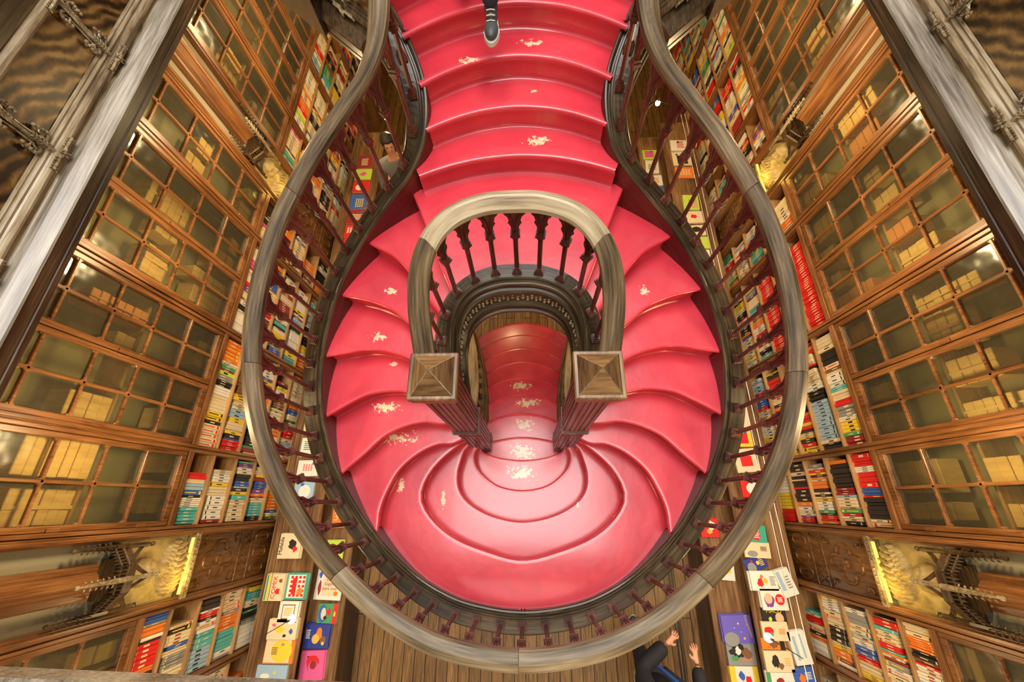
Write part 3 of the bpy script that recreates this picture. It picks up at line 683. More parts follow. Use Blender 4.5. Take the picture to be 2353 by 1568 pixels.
def unit(s, y0, y1, nd, where):
    root = thing('bookcase', 'brown oak %s wall bookcase, glazed doors above open shelves, %s' % (SIDE[s], where), 'bookcase', (s * (WX + .2), (y0 + y1) / 2, 0), 'bookcases along the %s wall' % SIDE[s])
    for yy in (y0, y1):
        bm = bmesh.new(); a, b = (yy, yy + .028) if yy == y0 else (yy - .028, yy)
        fbox(bm, s, WX - .02, WX + .36, a, b, 0, zD(1.5), .004); fbox(bm, s, WX - .035, WX - .02, a + .006 if yy == y0 else a - .002, b - .006 if yy == y1 else b + .002, .62, zD(1.5), .003)
        mesh_obj('side_panel', bm, M['case'], root)
    bm = bmesh.new(); fbox(bm, s, WX + .27, WX + .29, y0 + .02, y1 - .02, 0, zD(3.28), .001); o = mesh_obj('back_panel', bm, M['wallback'], root); o['label'] = 'cream back board behind the open shelves'
    bm = bmesh.new(); fbox(bm, s, WX + .27, WX + .29, y0 + .02, y1 - .02, zD(3.28), zD(1.5), .001); o = mesh_obj('back_panel', bm, M['back'], root); o['label'] = 'olive lining behind the glazed doors'
    for k, D in enumerate(SHELF_D):
        bm = bmesh.new(); th = .05 if k in (0,) else .022
        fbox(bm, s, WX - (.012 if k else .03), WX + .27, y0 + .026, y1 - .026, zD(D) - th / 2, zD(D) + th / 2, .003)
        mesh_obj('shelf', bm, M['casey'] if k == 0 else M['shelf'], root)
    for D in (2.60, 2.0):
        bm = bmesh.new(); fbox(bm, s, WX + .06, WX + .27, y0 + .03, y1 - .03, zD(D) - .01, zD(D) + .01, .002); mesh_obj('shelf', bm, M['shelf'], root)
    bm = bmesh.new(); fbox(bm, s, WX - .03, WX + .27, y0 + .02, y1 - .02, 0, zD(4.76), .004); mesh_obj('plinth', bm, M['case'], root)
    w = (y1 - y0 - .056) / nd
    for d in range(nd):
        a = y0 + .028 + d * w + .004; b = a + w - .008
        bm = bmesh.new(); X0, X1 = WX - .022, WX + .012
        fr = .036; z0, z1 = zD(3.245), zD(1.52)
        fbox(bm, s, X0, X1, a, a + fr, z0, z1, .004); fbox(bm, s, X0, X1, b - fr, b, z0, z1, .004)
        fbox(bm, s, X0, X1, a + fr, b - fr, z0, z0 + .05, .004); fbox(bm, s, X0, X1, a + fr, b - fr, z1 - .05, z1, .004)
        ym = (a + b) / 2
        fbox(bm, s, X0 + .004, X1 - .006, ym - .010, ym + .010, z0 + .04, z1 - .04, .004)
        for D in PANE_D[1:]:
            fbox(bm, s, X0 + .004, X1 - .006, a + .03, b - .03, zD(D) - .010, zD(D) + .010, .004)
            t = bmesh.new(); bbox(t, -.013, .013, -.021, .021, -.021, .021, .003)
            add(bm, t, Matrix.Translation((s * (X0 + .018), ym, zD(D))) @ Matrix.Rotation(PI / 4, 4, 'X'))
            for yy in (a + fr, b - fr):                   # chamfered pane corners at the frame
                t = bmesh.new(); bbox(t, -.010, .010, -.018, .018, -.018, .018, .003)
                add(bm, t, Matrix.Translation((s * (X0 + .018), yy, zD(D))) @ Matrix.Rotation(PI / 4, 4, 'X'))
        if d == nd - 1 and nd == 2 or nd == 1:
            for zz in (zD(2.45), zD(3.02), zD(1.9)):
                t = bmesh.new(); bbox(t, -.006, .006, -.012, .012, -.035, .035, .003); 
                add(bm, t, Matrix.Translation((s * (X0 - .004), a + .012, zz)))
        dr = mesh_obj('door', bm, M['case'], root)
        bm = bmesh.new(); xg = s * (WX + .004)
        bm.faces.new([bm.verts.new(v) for v in ((xg, a + .03, z0 + .04), (xg, b - .03, z0 + .04), (xg, b - .03, z1 - .04), (xg, a + .03, z1 - .04))])
        bm.normal_update()
        if bm.faces[:][0].normal.x * s > 0: bmesh.ops.reverse_faces(bm, faces=bm.faces)
        g_ = mesh_obj('glass_pane', bm, M['glass'], None, recalc=False); g_.parent = dr
for s in (-1, 1):
    for u in UNITS: unit(s, *u)

# paper bundles lying behind the glass
used_labels = set()
def uniq(base, extras):
    """first label of base + extra that nothing else has yet"""
    for e in [''] + extras:
        l = (base + ' ' + e).strip()
        if l not in used_labels and len(l.replace('-', ' ').split()) <= 16:
            used_labels.add(l); return l
    return (base + ' ' + extras[-1]).strip() if extras else base
ROWN = {2.60: 'lower', 2.0: 'upper', 3.255: 'bottom'}
for s in (-1, 1):
    for (y0, y1, nd, where) in UNITS[:7]:
        for D0 in (3.255, 2.60, 2.0):
            y = y0 + .05 + rnd.random() * .08; q = 0
            while y < y1 - .18:
                w = rnd.uniform(.10, .24); h = rnd.choice([.14, .20, .28, .36, .42]); x0 = WX + rnd.uniform(.025, .07)
                if rnd.random() < .85 and q < (3 if nd == 1 else 5):
                    bm = bmesh.new()
                    n_ = max(2, int(h / .06))
                    for j in range(n_):
                        fbox(bm, s, x0 + rnd.uniform(0, .012), x0 + .15, y + rnd.uniform(0, .006), y + w - rnd.uniform(0, .006), zD(D0) + .011 + h * j / n_, zD(D0) + .011 + h * (j + 1) / n_ - .003, .004)
                    if rnd.random() < .4: fbox(bm, s, x0 - .002, x0, y + w * .45, y + w * .55, zD(D0) + .011, zD(D0) + .011 + h, .0005)
                    org = rnd.random() < .12
                    o = mesh_obj('paper_bundle', bm, M['manila2'] if org else M['manila'])
                    wd_ = 'narrow' if w < .13 else ('wide' if w > .18 else 'medium'); hh = 'low' if h < .15 else ('tall' if h > .25 else 'squat')
                    tag(o, uniq('%s %s %s papers behind %s wall glass, %s shelf,' % (hh, wd_, 'orange' if org else 'tan', SIDE[s], ROWN[D0]) , [where, where + ' end']), 'papers', 'old paper bundles behind the bookcase glass')
                    q += 1
                y += w + rnd.uniform(.02, .12)

# ---- books on the open shelves
PAL = {'cream': (.80, .66, .42), 'white': (.84, .80, .70), 'red': (.74, .022, .02), 'dark red': (.34, .03, .03), 'black': (.025, .022, .022), 'orange': (.84, .22, .03), 'yellow': (.88, .62, .05),
       'blue': (.05, .13, .48), 'green': (.08, .32, .12), 'turquoise': (.10, .48, .48), 'purple': (.22, .07, .34), 'pink': (.80, .12, .32), 'grey': (.30, .30, .29), 'brown': (.24, .11, .05), 'pale blue': (.35, .52, .66), 'lime': (.55, .72, .08)}
WT = {'cream': 30, 'white': 16, 'red': 10, 'dark red': 5, 'black': 13, 'orange': 6, 'yellow': 8, 'blue': 4, 'green': 4, 'turquoise': 3, 'purple': 1, 'pink': 1, 'grey': 4, 'brown': 4, 'pale blue': 3, 'lime': 1}
CM = {k: flat('cover_' + k.replace(' ', '_'), v, .42) for k, v in PAL.items()}
names = list(WT); wts = [WT[k] for k in names]
def book_bm(s, th, h, dp, band):                          # spine towards the room, origin at bottom centre of the spine
    t = bmesh.new(); e = .0025
    p = lambda a, b: sorted((s * a, s * b))
    a, b = p(0.004, dp); box(t, a, b, -th / 2, -th / 2 + e, 0, h, 0); box(t, a, b, th / 2 - e, th / 2, 0, h, 0)
    # gently rounded spine
    sp = [(0.004, -th / 2), (.001, -th * .32), (0, 0), (.001, th * .32), (.004, th / 2), (.009, th / 2), (.009, -th / 2)]
    prism(t, [(s * q[0], q[1]) for q in sp], 0, h, mi=0)
    a, b = p(.008, dp - .004); box(t, a, b, -th / 2 + e, th / 2 - e, .003, h - .005, 1)
    if band == 1: a, b = p(-.0008, .003); box(t, a, b, -th * .22, th * .22, h * .42, h * .66, 2); box(t, a, b, -th * .40, th * .40, h * .90, h * .915, 2)
    elif band == 2:
        a, b = p(-.0008, .003); box(t, a, b, -th * .34, th * .34, h * .84, h * .90, 2); box(t, a, b, -th * .10, th * .10, h * .30, h * .58, 2)
    elif band == 3:
        a, b = p(-.0008, .003); box(t, a, b, -th * .34, th * .34, h * .06, h * .16, 2); box(t, a, b, -th * .10, th * .10, h * .3, h * .85, 2)
    return t
POOL = {}
def book_mesh(s, col, size, band):
    key = (s, col, size, band)
    if key not in POOL:
        th, h = size; t = book_bm(s, th, h, .15, band)
        me = bpy.data.meshes.new('book'); t.to_mesh(me); t.free()
        for m_ in (CM[col], M['pages'], CM[(('brown', 'dark red', 'black', 'red')[band] if col in ('cream', 'white') else 'black') if sum(PAL[col]) > 1.1 else ('yellow' if band == 3 else 'cream')]): me.materials.append(m_)
        POOL[key] = me
    return POOL[key]
ROTI = Matrix(CAMROT).transposed()
def px(p):
    c = ROTI @ (Vector(p) - Vector((.055, 0, H0)))
    return 1176.5 + 912 * c.x / -c.z, 784 - 912 * c.y / -c.z, -c.z
def on_view(p):
    """seen between the frame, the gallery edge and the stair's rail"""
    X, Y, z = px(p)
    if z < .1 or not (0 < X < 2353 and 0 < Y < 1568): return False
    if ((X - 1206) / 600) ** 2 + ((Y - 860) / 650) ** 2 < 1: return False
    return True
slots = []
for s in (-1, 1):
    for ui, (y0, y1, nd, where) in enumerate(UNITS):
        for k in range(5):
            D = SHELF_D[k + 1]; y = y0 + .034; run = None; left = 0; top = y1 - .036
            if rnd.random() < .25: top -= rnd.uniform(.05, .2)
            while True:
                if left <= 0: run = rnd.choices(names, wts)[0]; left = rnd.choice([1, 1, 1, 2, 3, 5]); sz = (rnd.choice([.014, .018, .024, .030, .038]), rnd.choice([.185, .20, .215, .235])); bd = rnd.choice([0, 1, 2, 3])
                if s > 0 and ui == 4 and k in (0, 1, 2) and y < 2.35: run = 'red'; sz = (.024, .215); bd = 3
                if s > 0 and ui in (2, 3) and k in (2, 3) and rnd.random() < .6: run = rnd.choice(['black', 'black', 'orange', 'yellow', 'red', 'cream'])
                if y + sz[0] > top: break
                slots.append([s, ui, k, y + sz[0] / 2, zD(D) + .0115, sz, run, bd, where])
                y += sz[0] + .0012; left -= 1
def vis_area(b):
    s, ui, k, y, z, sz = b[:6]
    if not on_view((s * WX, y, z + .1)): return 0
    a = px((s * WX, y - sz[0] / 2, z)); c = px((s * WX, y + sz[0] / 2, z)); e = px((s * WX, y, z + sz[1]))
    return math.hypot(a[0] - c[0], a[1] - c[1]) * math.hypot(a[0] - e[0], a[1] - e[1])
ar = [vis_area(b) for b in slots]
idx = sorted(range(len(slots)), key=lambda i: -ar[i]); chosen = set(i for i in idx[:165] if ar[i] > 0)
ROW = ['top', 'second', 'third', 'fourth', 'lowest']
rest = bmesh.new(); restm = []
mats_all = [CM[k] for k in names] + [M['pages']]; mi_of = {k: i for i, k in enumerate(names)}
for i, (s, ui, k, y, z, sz, col, bd, where) in enumerate(slots):
    xs = s * (WX + .006 + rnd.uniform(0, .018))
    if i in chosen:
        o = bpy.data.objects.new('book', book_mesh(s, col, sz, bd)); C.objects.link(o); o.location = (xs, y, z)
        near = lambda j: slots[j][6] if 0 <= j < len(slots) and slots[j][:3] == [s, ui, k] else 'shelf end'
        a, b = near(i - 1), near(i + 1)
        base = '%s %s book, %s shelf, %s case %s' % ('thick' if sz[0] > .028 else ('slim' if sz[0] < .020 else 'plain'), col, ROW[k], SIDE[s], {0: 'nearest', 1: 'before bust', 2: 'after bust', 3: 'midmost', 4: 'beyond middle', 5: 'before far bust', 6: 'past far bust', 7: 'distant', 8: 'farthest', 9: 'last but one', 10: 'last'}[ui])
        ex = [', between %s and %s' % (a, b), ', %s and %s beside' % (a, b), ', beside %s' % b, ', next %s' % a]
        l = None
        for e in ex:
            t = base + e
            if t not in used_labels and len(t.split()) <= 16: l = t; break
        if l is None: l = base + ex[0]
        if len(l.split()) > 16: l = base
        used_labels.add(l)
        tag(o, l, 'book', 'books standing on the open wall shelves')
    else:
        x0, x1 = sorted((xs, xs + s * .14)); box(rest, x0, x1, y - sz[0] / 2 + .0006, y + sz[0] / 2 - .0006, z, z + sz[1], mi_of[col])
        xa, xb = sorted((xs - s * .0008, xs)); 
        if bd: box(rest, xa, xb, y - sz[0] * .16, y + sz[0] * .16, z + sz[1] * .40, z + sz[1] * .68, mi_of['black' if sum(PAL[col]) > 1.1 else 'cream'])
o = mesh_obj('shelved_books', rest, mats_all); tag(o, 'dense rows of remaining small spines filling the farther and half-hidden wall shelves', 'books', kind='stuff')

# ---- carved pilasters with bust reliefs
def relief(s, yc, w, z0, h, x, fn, nu=44, nv=54):
    bm = bmesh.new(); g = []
    for j in range(nv + 1):
        r = []
        for i in range(nu + 1):
            u = i / nu * 2 - 1; v = j / nv * 2 - 1
            d = fn(u, v)
            if i in (0, nu) or j in (0, nv): d = 0
            r.append(bm.verts.new((s * (x - d), yc + u * w / 2, z0 + (v + 1) / 2 * h)))
        g.append(r)
    for j in range(nv):
        for i in range(nu): bm.faces.new((g[j][i], g[j][i + 1], g[j + 1][i + 1], g[j + 1][i]))
    return bm
def G(u, v, cu, cv, su, sv): return math.exp(-((u - cu) / su) ** 2 - ((v - cv) / sv) ** 2)
def bust_fn(seed):
    def f(u, v):
        d = 0
        e = 1 - ((u / .42) ** 2 + ((v - .30) / .40) ** 2)
        if e > 0: d = max(d, .085 * math.sqrt(e))
        e = 1 - ((u / .92) ** 2 + ((v + .75) / .52) ** 2)
        if e > 0: d = max(d, .07 * math.sqrt(e))
        e = 1 - ((u / .22) ** 2 + ((v + .2) / .4) ** 2)
        if e > 0: d = max(d, .06 * math.sqrt(e))
        d += .040 * G(u, v, 0, .20, .06, .13)                                   # nose
        d -= .032 * (G(u, v, -.15, .30, .08, .05) + G(u, v, .15, .30, .08, .05))  # eye sockets
        d += .020 * (G(u, v, -.16, .40, .12, .03) + G(u, v, .16, .40, .12, .03))  # brows
        d -= .022 * G(u, v, 0, .03, .12, .025)                                   # mouth
        d += .020 * G(u, v, 0, -.12, .17, .12)                                  # chin and beard
        if d > .012:
            hair = max(0, min(1, (abs(u) - .2) * 5 + max(0, v - .52) * 6 + max(0, -.02 - v) * 4))
            d += hair * .024 * math.sin(u * 38 + 6 * math.sin(v * 7 + seed)) * math.cos(v * 19 + u * 6)
        d += .006 * noise.noise(Vector((u * 6, v * 6, seed)))
        return max(0, d)
    return f
def pilaster(s, yc, near, lab):
    root = thing('bust_pilaster', lab, 'pilaster', (s * (WX + .1), yc, 0), 'carved pilasters with busts')
    y0, y1 = yc - .27, yc + .27
    bm = bmesh.new(); fbox(bm, s, WX + .02, WX + .36, y0, y1, 0, zD(1.5), .003); mesh_obj('backing', bm, M['greywall'], root)
    for a, b in ((y0, y0 + .05), (y1 - .05, y1)):
        bm = bmesh.new(); fbox(bm, s, WX - .04, WX + .03, a, b, .62, zD(1.5), .006); 
        fbox(bm, s, WX - .055, WX - .03, a + .012, b - .012, .62, zD(1.5), .006); mesh_obj('edge_moulding', bm, M['case'], root)
    # clustered shaft above the canopy
    bm = bmesh.new()
    for dy, r, dx in ((0, .062, .06), (-.055, .030, .03), (.055, .030, .03), (0, .020, .125)):
        tube(bm, [(s * (WX - dx + .03), yc + dy, zD(2.78)), (s * (WX - dx + .03), yc + dy, zD(1.5))], r, 14)
    fbox(bm, s, WX - .05, WX + .03, yc - .10, yc + .10, zD(2.80), zD(1.5), .01)
    mesh_obj('clustered_shaft', bm, M['case'], root)
    # pinnacled canopy over the bust
    bm = bmesh.new(); zc = zD(2.93)
    hexa = [(0, -.20), (.07, -.20), (.17, -.08), (.17, .08), (.07, .20), (0, .20)]
    outl = [(s * (WX + .02 - a), yc + b) for a, b in hexa]
    prism(bm, outl, zc - .03, zc + .02); 
    box(bm, *sorted((s * (WX - .10), s * (WX + .03))), yc - .12, yc + .12, zc + .02, zc + .07)
    # hollow battlemented rim
    for (a, b), (c, d) in zip(hexa[:-1], hexa[1:]):
        n_ = max(3, int(math.hypot(a - c, b - d) / .022))
        pa = Vector((s * (WX + .02 - a), yc + b, 0)); pb = Vector((s * (WX + .02 - c), yc + d, 0))
        tube(bm, [pa + Vector((0, 0, zc + .03)), pb + Vector((0, 0, zc + .03))], .010, 6)
        tube(bm, [pa + Vector((0, 0, zc + .085)), pb + Vector((0, 0, zc + .085))], .008, 6)
        for k in range(n_ + 1):
            p = pa.lerp(pb, k / n_)
            tube(bm, [p + Vector((0, 0, zc + .02)), p + Vector((0, 0, zc + .10))], .0045, 5)
            tube(bm, [p + Vector((0, 0, zc + .09)), p + Vector((-s * .008, 0, zc + .135))], [.009, .001], 5)
    mesh_obj('canopy', bm, M['dark'], root)
    for k, (a, b) in enumerate(((.08, -.19), (.18, 0), (.08, .19))):
        bm = bmesh.new(); X = s * (WX + .02 - a); Y = yc + b
        tube(bm, [(X, Y, zc - .19), (X, Y, zc - .17), (X, Y, zc + .02)], [.008, .016, .013], 8)
        ball(bm, (X, Y, zc - .20), .017, seg=8, rings=6)
        # crocketed spire rising from the rim
        tube(bm, [(X, Y, zc), (X, Y, zc + .12), (X, Y, zc + .33)], [.018, .016, .005], 6)
        ball(bm, (X, Y, zc + .34), .014, seg=8, rings=6)
        for q in range(6):
            for ang in range(4):
                dd = Vector((math.cos(ang * PI / 2), math.sin(ang * PI / 2), .7)); petal(bm, Vector((X, Y, zc + .10 + q * .036)) + dd * .012, dd, Vector((-dd.y, dd.x, 0)) + Vector((0, 0, .3)), .030 - .002 * q, .008)
        mesh_obj('pinnacle', bm, M['gilt'] if k == 1 else M['dark'], root)
        if k < 2:                                         # ogee arch between the pendants
            bm = bmesh.new(); a2, b2 = ((.08, -.19), (.18, 0), (.08, .19))[k + 1]
            P0 = Vector((X, Y, zc - .12)); P1 = Vector((s * (WX + .02 - a2), yc + b2, zc - .12))
            for off in (0, .014, .028):
                pts = []
                for q in range(13):
                    t = q / 12; hgt = .10 * (1 - abs(2 * t - 1) ** 1.6) + .03 * math.exp(-((t - .5) / .07) ** 2)
                    pts.append(P0.lerp(P1, t) + Vector((0, 0, hgt - off)))
                tube(bm, pts, .005, 5)
            mesh_obj('ogee_arch', bm, M['dark'], root)
    # bust relief over a lit sill
    bm = relief(s, yc, .42, zD(3.52), .50, WX + .018, bust_fn(yc)); o = mesh_obj('bust_relief', bm, M['plaster'], root, True); o['label'] = 'gold-lit plaster relief of a bearded bust'
    bm = bmesh.new(); fbox(bm, s, WX - .06, WX + .02, y0 + .03, y1 - .03, zD(3.60), zD(3.545), .006)
    for q in range(9):
        ybb = y0 + .06 + q * .0525
        petal(bm, Vector((s * (WX - .06), ybb, zD(3.585))), Vector((0, .6, 1)), Vector((-s, 0, 0)), .045, .012); petal(bm, Vector((s * (WX - .06), ybb, zD(3.585))), Vector((0, -.6, 1)), Vector((-s, 0, 0)), .045, .012)
    mesh_obj('carved_sill', bm, M['gilt'], root)
    bm = bmesh.new(); tube(bm, [(s * (WX - .038), y0 + .07, zD(3.535)), (s * (WX - .038), y1 - .07, zD(3.535))], .011, 8); o = mesh_obj('lamp_tube', bm, M['strip'], root); o['label'] = 'glowing yellow lamp tube under the bust'
    # quatrefoil panels below
    bm = bmesh.new(); fbox(bm, s, WX + .0, WX + .03, y0 + .05, y1 - .05, zD(5.42), zD(3.60), .003); mesh_obj('panel_board', bm, M['carve'], root)
    bm = bmesh.new(); zc2 = zD(3.94); R = .085
    for rr, th in ((1, .011), (.86, .007)):
        pts = []
        for q in range(4):
            cyy = math.cos(q * PI / 2) * R * 1.0; czz = math.sin(q * PI / 2) * R * 1.25
            for j in range(9):
                a = q * PI / 2 - 1.75 + j / 8 * 3.5
                pts.append((s * (WX - .004), yc + cyy + math.cos(a) * R * .80 * rr, zc2 + czz + math.sin(a) * R * .95 * rr))
        pts.append(pts[0]); tube(bm, pts, th, 6, cap=False)
    t = bmesh.new(); bbox(t, -.02, .014, -.032, .032, -.032, .032, .01); add(bm, t, Matrix.Translation((s * (WX - .004), yc, zc2)))
    for q in range(8):
        a = q * PI / 4; petal(bm, Vector((s * (WX - .016), yc, zc2)), Vector((0, math.cos(a), math.sin(a))), Vector((-s, 0, 0)), .045, .010)
    for sg in (-1, 1):
        for sz_ in (-1, 1): curl(bm, Vector((s * (WX - .002), yc + sg * .19, zc2 + sz_ * .22)), Vector((0, -sg, -sz_ * .6)), Vector((-s, 0, 0)), .03, turn=sg * sz_, th=.006)
    mesh_obj('quatrefoil', bm, M['carve'], root)
    bm = bmesh.new()                                      # lattice and roundels lower down
    for zz in (zD(4.20), zD(4.36)): fbox(bm, s, WX - .012, WX + .01, y0 + .05, y1 - .05, zz - .006, zz + .006, .003)
    for q in range(5):
        ya = y0 + .07 + q * .08
        tube(bm, [(s * (WX - .004), ya, zD(4.35)), (s * (WX - .004), ya + .08, zD(4.21))], .006, 5); tube(bm, [(s * (WX - .004), ya + .08, zD(4.35)), (s * (WX - .004), ya, zD(4.21))], .006, 5)
    for q in (-1, 0, 1):
        pts = [(s * (WX - .004), yc + q * .14 + math.cos(a * PI / 8) * .06, zD(4.52) + math.sin(a * PI / 8) * .10) for a in range(17)]; tube(bm, pts, .007, 6, cap=False)
    mesh_obj('lattice_carving', bm, M['carve'], root)
    light('bust_lamp', 'POINT', (s * (WX - .19), yc - .10, zD(3.46)), 1.5, (1, .66, .10), .04)
    return root
pilaster(-1, -.465, True, 'carved oak pilaster in lower left with pinnacled canopy over bust relief')
pilaster(1, -.465, True, 'carved oak pilaster in lower right with pinnacled canopy over bust relief')
pilaster(-1, 3.39, False, 'farther carved pilaster at upper left with canopy and golden bust')
pilaster(1, 3.39, False, 'farther carved pilaster at upper right with canopy and golden bust')

# ------------------------------------------------------------------ display counters below the shelves
M['counter'] = wood('counter_oak', (.06, .026, .010), (.20, .098, .038), (.36, .21, .09), .35, (50, 3, 50), bump=.2)
for s in (-1, 1):
    root = thing('display_counter', 'long stepped wooden counter under the %s book wall, covered with books' % SIDE[s], 'counter', (s * 2.3, 1.6, 0))
    def cb(nm, x0, x1, y0, y1, z0, z1, mt='counter', b=.006):
        bm = bmesh.new(); fbox(bm, s, x0, x1, y0, y1, z0, z1, b); return mesh_obj(nm, bm, M[mt], root)
    cb('upper_top', 2.19, WX - .062, -2.6, 5.6, .80, .83); cb('upper_front', 2.29, 2.33, -2.6, 5.6, .0, .80, 'dark')
    cb('lower_top', 1.90, 2.29, -2.6, 5.6, .54, .57); cb('lower_front', 1.94, 1.98, -2.6, 5.6, 0, .54, 'dark')
    cb('end_board', 1.90, WX - .062, -2.66, -2.60, 0, .83)
    for k in range(5): cb('slat', 2.262, 2.288, -.95, 5.5, .60 + .038 * k, .62 + .038 * k, 'casey', .003)

ART = {}
def art(col):
    if col not in ART: ART[col] = flat('ink_%d' % len(ART), col, .4)
    return ART[col]
INK = dict(PAL); INK.update({'navy': (.03, .05, .30), 'gold': (.75, .50, .08), 'skin': (.80, .50, .33), 'teal': (.05, .42, .30), 'violet': (.16, .12, .55)})
def text_mesh(body, size):
    cu = bpy.data.curves.new('t', 'FONT'); cu.body = body; cu.size = size; cu.align_x = 'CENTER'; cu.align_y = 'CENTER'; cu.extrude = .0006; cu.resolution_u = 2
    o = bpy.data.objects.new('t', cu); C.objects.link(o); bpy.context.view_layer.update()
    me = bpy.data.meshes.new_from_object(o.evaluated_get(bpy.context.evaluated_depsgraph_get())); bpy.data.objects.remove(o); bpy.data.curves.remove(cu); return me
def disc(bm, cx, cy, rx, ry, z, mi, n=20):
    prism(bm, [(cx + math.cos(2 * PI * k / n) * rx, cy + math.sin(2 * PI * k / n) * ry) for k in range(n)], z, z + .0012, mi=mi)
def display_book(x, y, z, w, l, label, col, design, rot=0, pile=2, text=None, tcol='black', tsize=.05, trot=0, tpos=(0, 0), group='books laid cover up on the counters', tilt=0):
    """design: list of (kind, colour, x, y, sx, sy), in fractions of the cover"""
    th = .022
    if y < -.1: w *= .96; l *= .93
    for q in range(pile):
        r2 = random.Random(int(abs(x * 977 + y * 131) * 10) + q)
        top = q == pile - 1
        bm = bmesh.new()
        bbox(bm, -w / 2, w / 2, -l / 2, l / 2, 0, .0025, .0008, 0); bbox(bm, -w / 2, w / 2, -l / 2, l / 2, th - .0025, th, .0008, 0)
        box(bm, -w / 2 + .001, w / 2 - .004, -l / 2 + .004, l / 2 - .004, .0025, th - .0025, 1); box(bm, -w / 2, -w / 2 + .003, -l / 2, l / 2, .001, th - .001, 0)
        o = mesh_obj('book', bm, [art(INK[col]), M['pages']])
        dx, dy, dr = (0, 0, rot) if top else (r2.uniform(-.012, .012), r2.uniform(-.006, .006), rot + r2.uniform(-.025, .025))
        o.location = (x + dx, y + dy, z + q * (th + .0006)); o.rotation_euler = (0, 0, dr)
        if top:
            tag(o, label, 'book', group); used_labels.add(label)
            if design:
                cols = []; bm = bmesh.new()
                for d_i, (kind, c, cx, cy, sx, sy) in enumerate(design):
                    if c not in cols: cols.append(c)
                    mi = cols.index(c); zz = th + .0002 + .0006 * d_i
                    if kind == 'r': box(bm, (cx - sx / 2) * w, (cx + sx / 2) * w, (cy - sy / 2) * l, (cy + sy / 2) * l, zz, zz + .0008, mi)
                    elif kind == 'd': disc(bm, cx * w, cy * l, sx * w / 2, sy * l / 2, zz, mi)
                    elif kind == 'g':                     # a grid of little marks
                        for a in range(4):
                            for b in range(5): box(bm, (cx + (a - 1.5) * sx / 4 - sx * .08) * w, (cx + (a - 1.5) * sx / 4 + sx * .08) * w, (cy + (b - 2) * sy / 5 - sy * .06) * l, (cy + (b - 2) * sy / 5 + sy * .06) * l, zz, zz + .0008, mi)
                    elif kind == 'l':                     # lines like small print
                        for b in range(5): box(bm, (cx - sx / 2) * w, (cx + sx / 2 - .1 * (b % 2) * sx) * w, (cy + (b - 2) * sy / 5 - sy * .05) * l, (cy + (b - 2) * sy / 5 + sy * .05) * l, zz, zz + .0008, mi)
                    elif kind == 's':                     # a scribbled figure: irregular patch
                        r3 = random.Random(d_i * 7 + int(w * 1000)); n = 14
                        prism(bm, [(cx * w + math.cos(2 * PI * k / n) * sx * w / 2 * r3.uniform(.55, 1), cy * l + math.sin(2 * PI * k / n) * sy * l / 2 * r3.uniform(.55, 1)) for k in range(n)], zz, zz + .0008, mi=mi)
                sub('cover_art', bm, [art(INK[c]) for c in cols], o)
            if text:
                me = text_mesh(text, tsize); me.materials.clear(); me.materials.append(art(INK[tcol]))
                t = bpy.data.objects.new('cover_lettering', me); C.objects.link(t); t.parent = o; t.location = (tpos[0] * w, tpos[1] * l, th + .003); t.rotation_euler = (0, 0, trot)
        else:
            nm = 'lower' if pile == 2 else ('bottom' if q == 0 else 'middle')
            l2 = uniq('%s copy under the %s' % (nm, ' '.join(label.split()[:9])), ['pile', 'small pile'])
            tag(o, l2, 'book', group)
ZU, ZL = .831, .571
L90 = PI / 2
display_book(-2.432, -.413, ZU, .24, .25, 'cream cover with black title and a plain black and red blotch, left counter', 'cream', [('s', 'black', .1, .05, .42, .5), ('s', 'red', .25, -.12, .26, .3), ('l', 'black', .38, .3, .12, .2)], 0, 3, 'Mafalda', 'black', .055, L90, (-.38, 0))
display_book(-2.51, -.785, ZU, .20, .25, 'green and yellow striped comic with red lettering on upper left counter', 'cream', [('r', 'green', -.42, 0, .08, .96), ('r', 'yellow', -.30, 0, .08, .96), ('s', 'red', .2, -.15, .3, .3), ('s', 'brown', .3, .25, .25, .2)], 0, 3, 'COMIX', 'red', .06, L90, (0, 0))
display_book(-2.30, -.776, ZU, .21, .25, 'mint green cover with red block and orange circle, upper left counter', 'teal', [('r', 'white', 0, 0, .86, .86), ('r', 'red', -.1, 0, .22, .62), ('g', 'red', .05, 0, .8, .85), ('d', 'orange', .22, -.2, .3, .28)], 0, 2)
display_book(-2.334, -.995, ZU, .20, .19, 'white cover with a thin brown ornamental frame', 'white', [('r', 'brown', 0, 0, .66, .7), ('r', 'white', 0, 0, .58, .6), ('l', 'gold', 0, 0, .4, .4)], 0, 2)
display_book(-2.36, -1.14, ZU, .30, .18, 'pale book scattered with yellow, blue and black drawings, below the lamp', 'cream', [('s', 'yellow', -.1, 0, .4, .5), ('s', 'blue', .3, -.1, .15, .3), ('s', 'black', .1, -.3, .14, .2), ('s', 'pink', -.3, .2, .2, .2)], 0, 2)
display_book(-2.365, -1.318, ZU, .30, .22, 'orange red cover with a big pale yellow moon disc', 'orange', [('r', 'cream', -.05, 0, .86, .9), ('d', 'yellow', .08, 0, .72, .88), ('s', 'grey', .1, .25, .14, .14), ('l', 'brown', -.15, 0, .2, .3)], 0, 1)
display_book(-2.40, -1.50, ZU, .31, .15, 'sky blue book at the bottom edge of the left counter', 'pale blue', [('d', 'yellow', .1, .1, .1, .2), ('d', 'white', -.2, -.1, .3, .3)], 0, 1)
display_book(-2.055, -.141, ZL, .22, .24, 'bright orange cover with big pale numerals seen between balusters', 'orange', [], .06, 2, '300', 'cream', .12, 0, (0, 0))
display_book(-2.075, -.50, ZL, .20, .26, 'lime green cover half hidden by the left handrail', 'lime', [('l', 'green', 0, 0, .6, .5)], 0, 2)
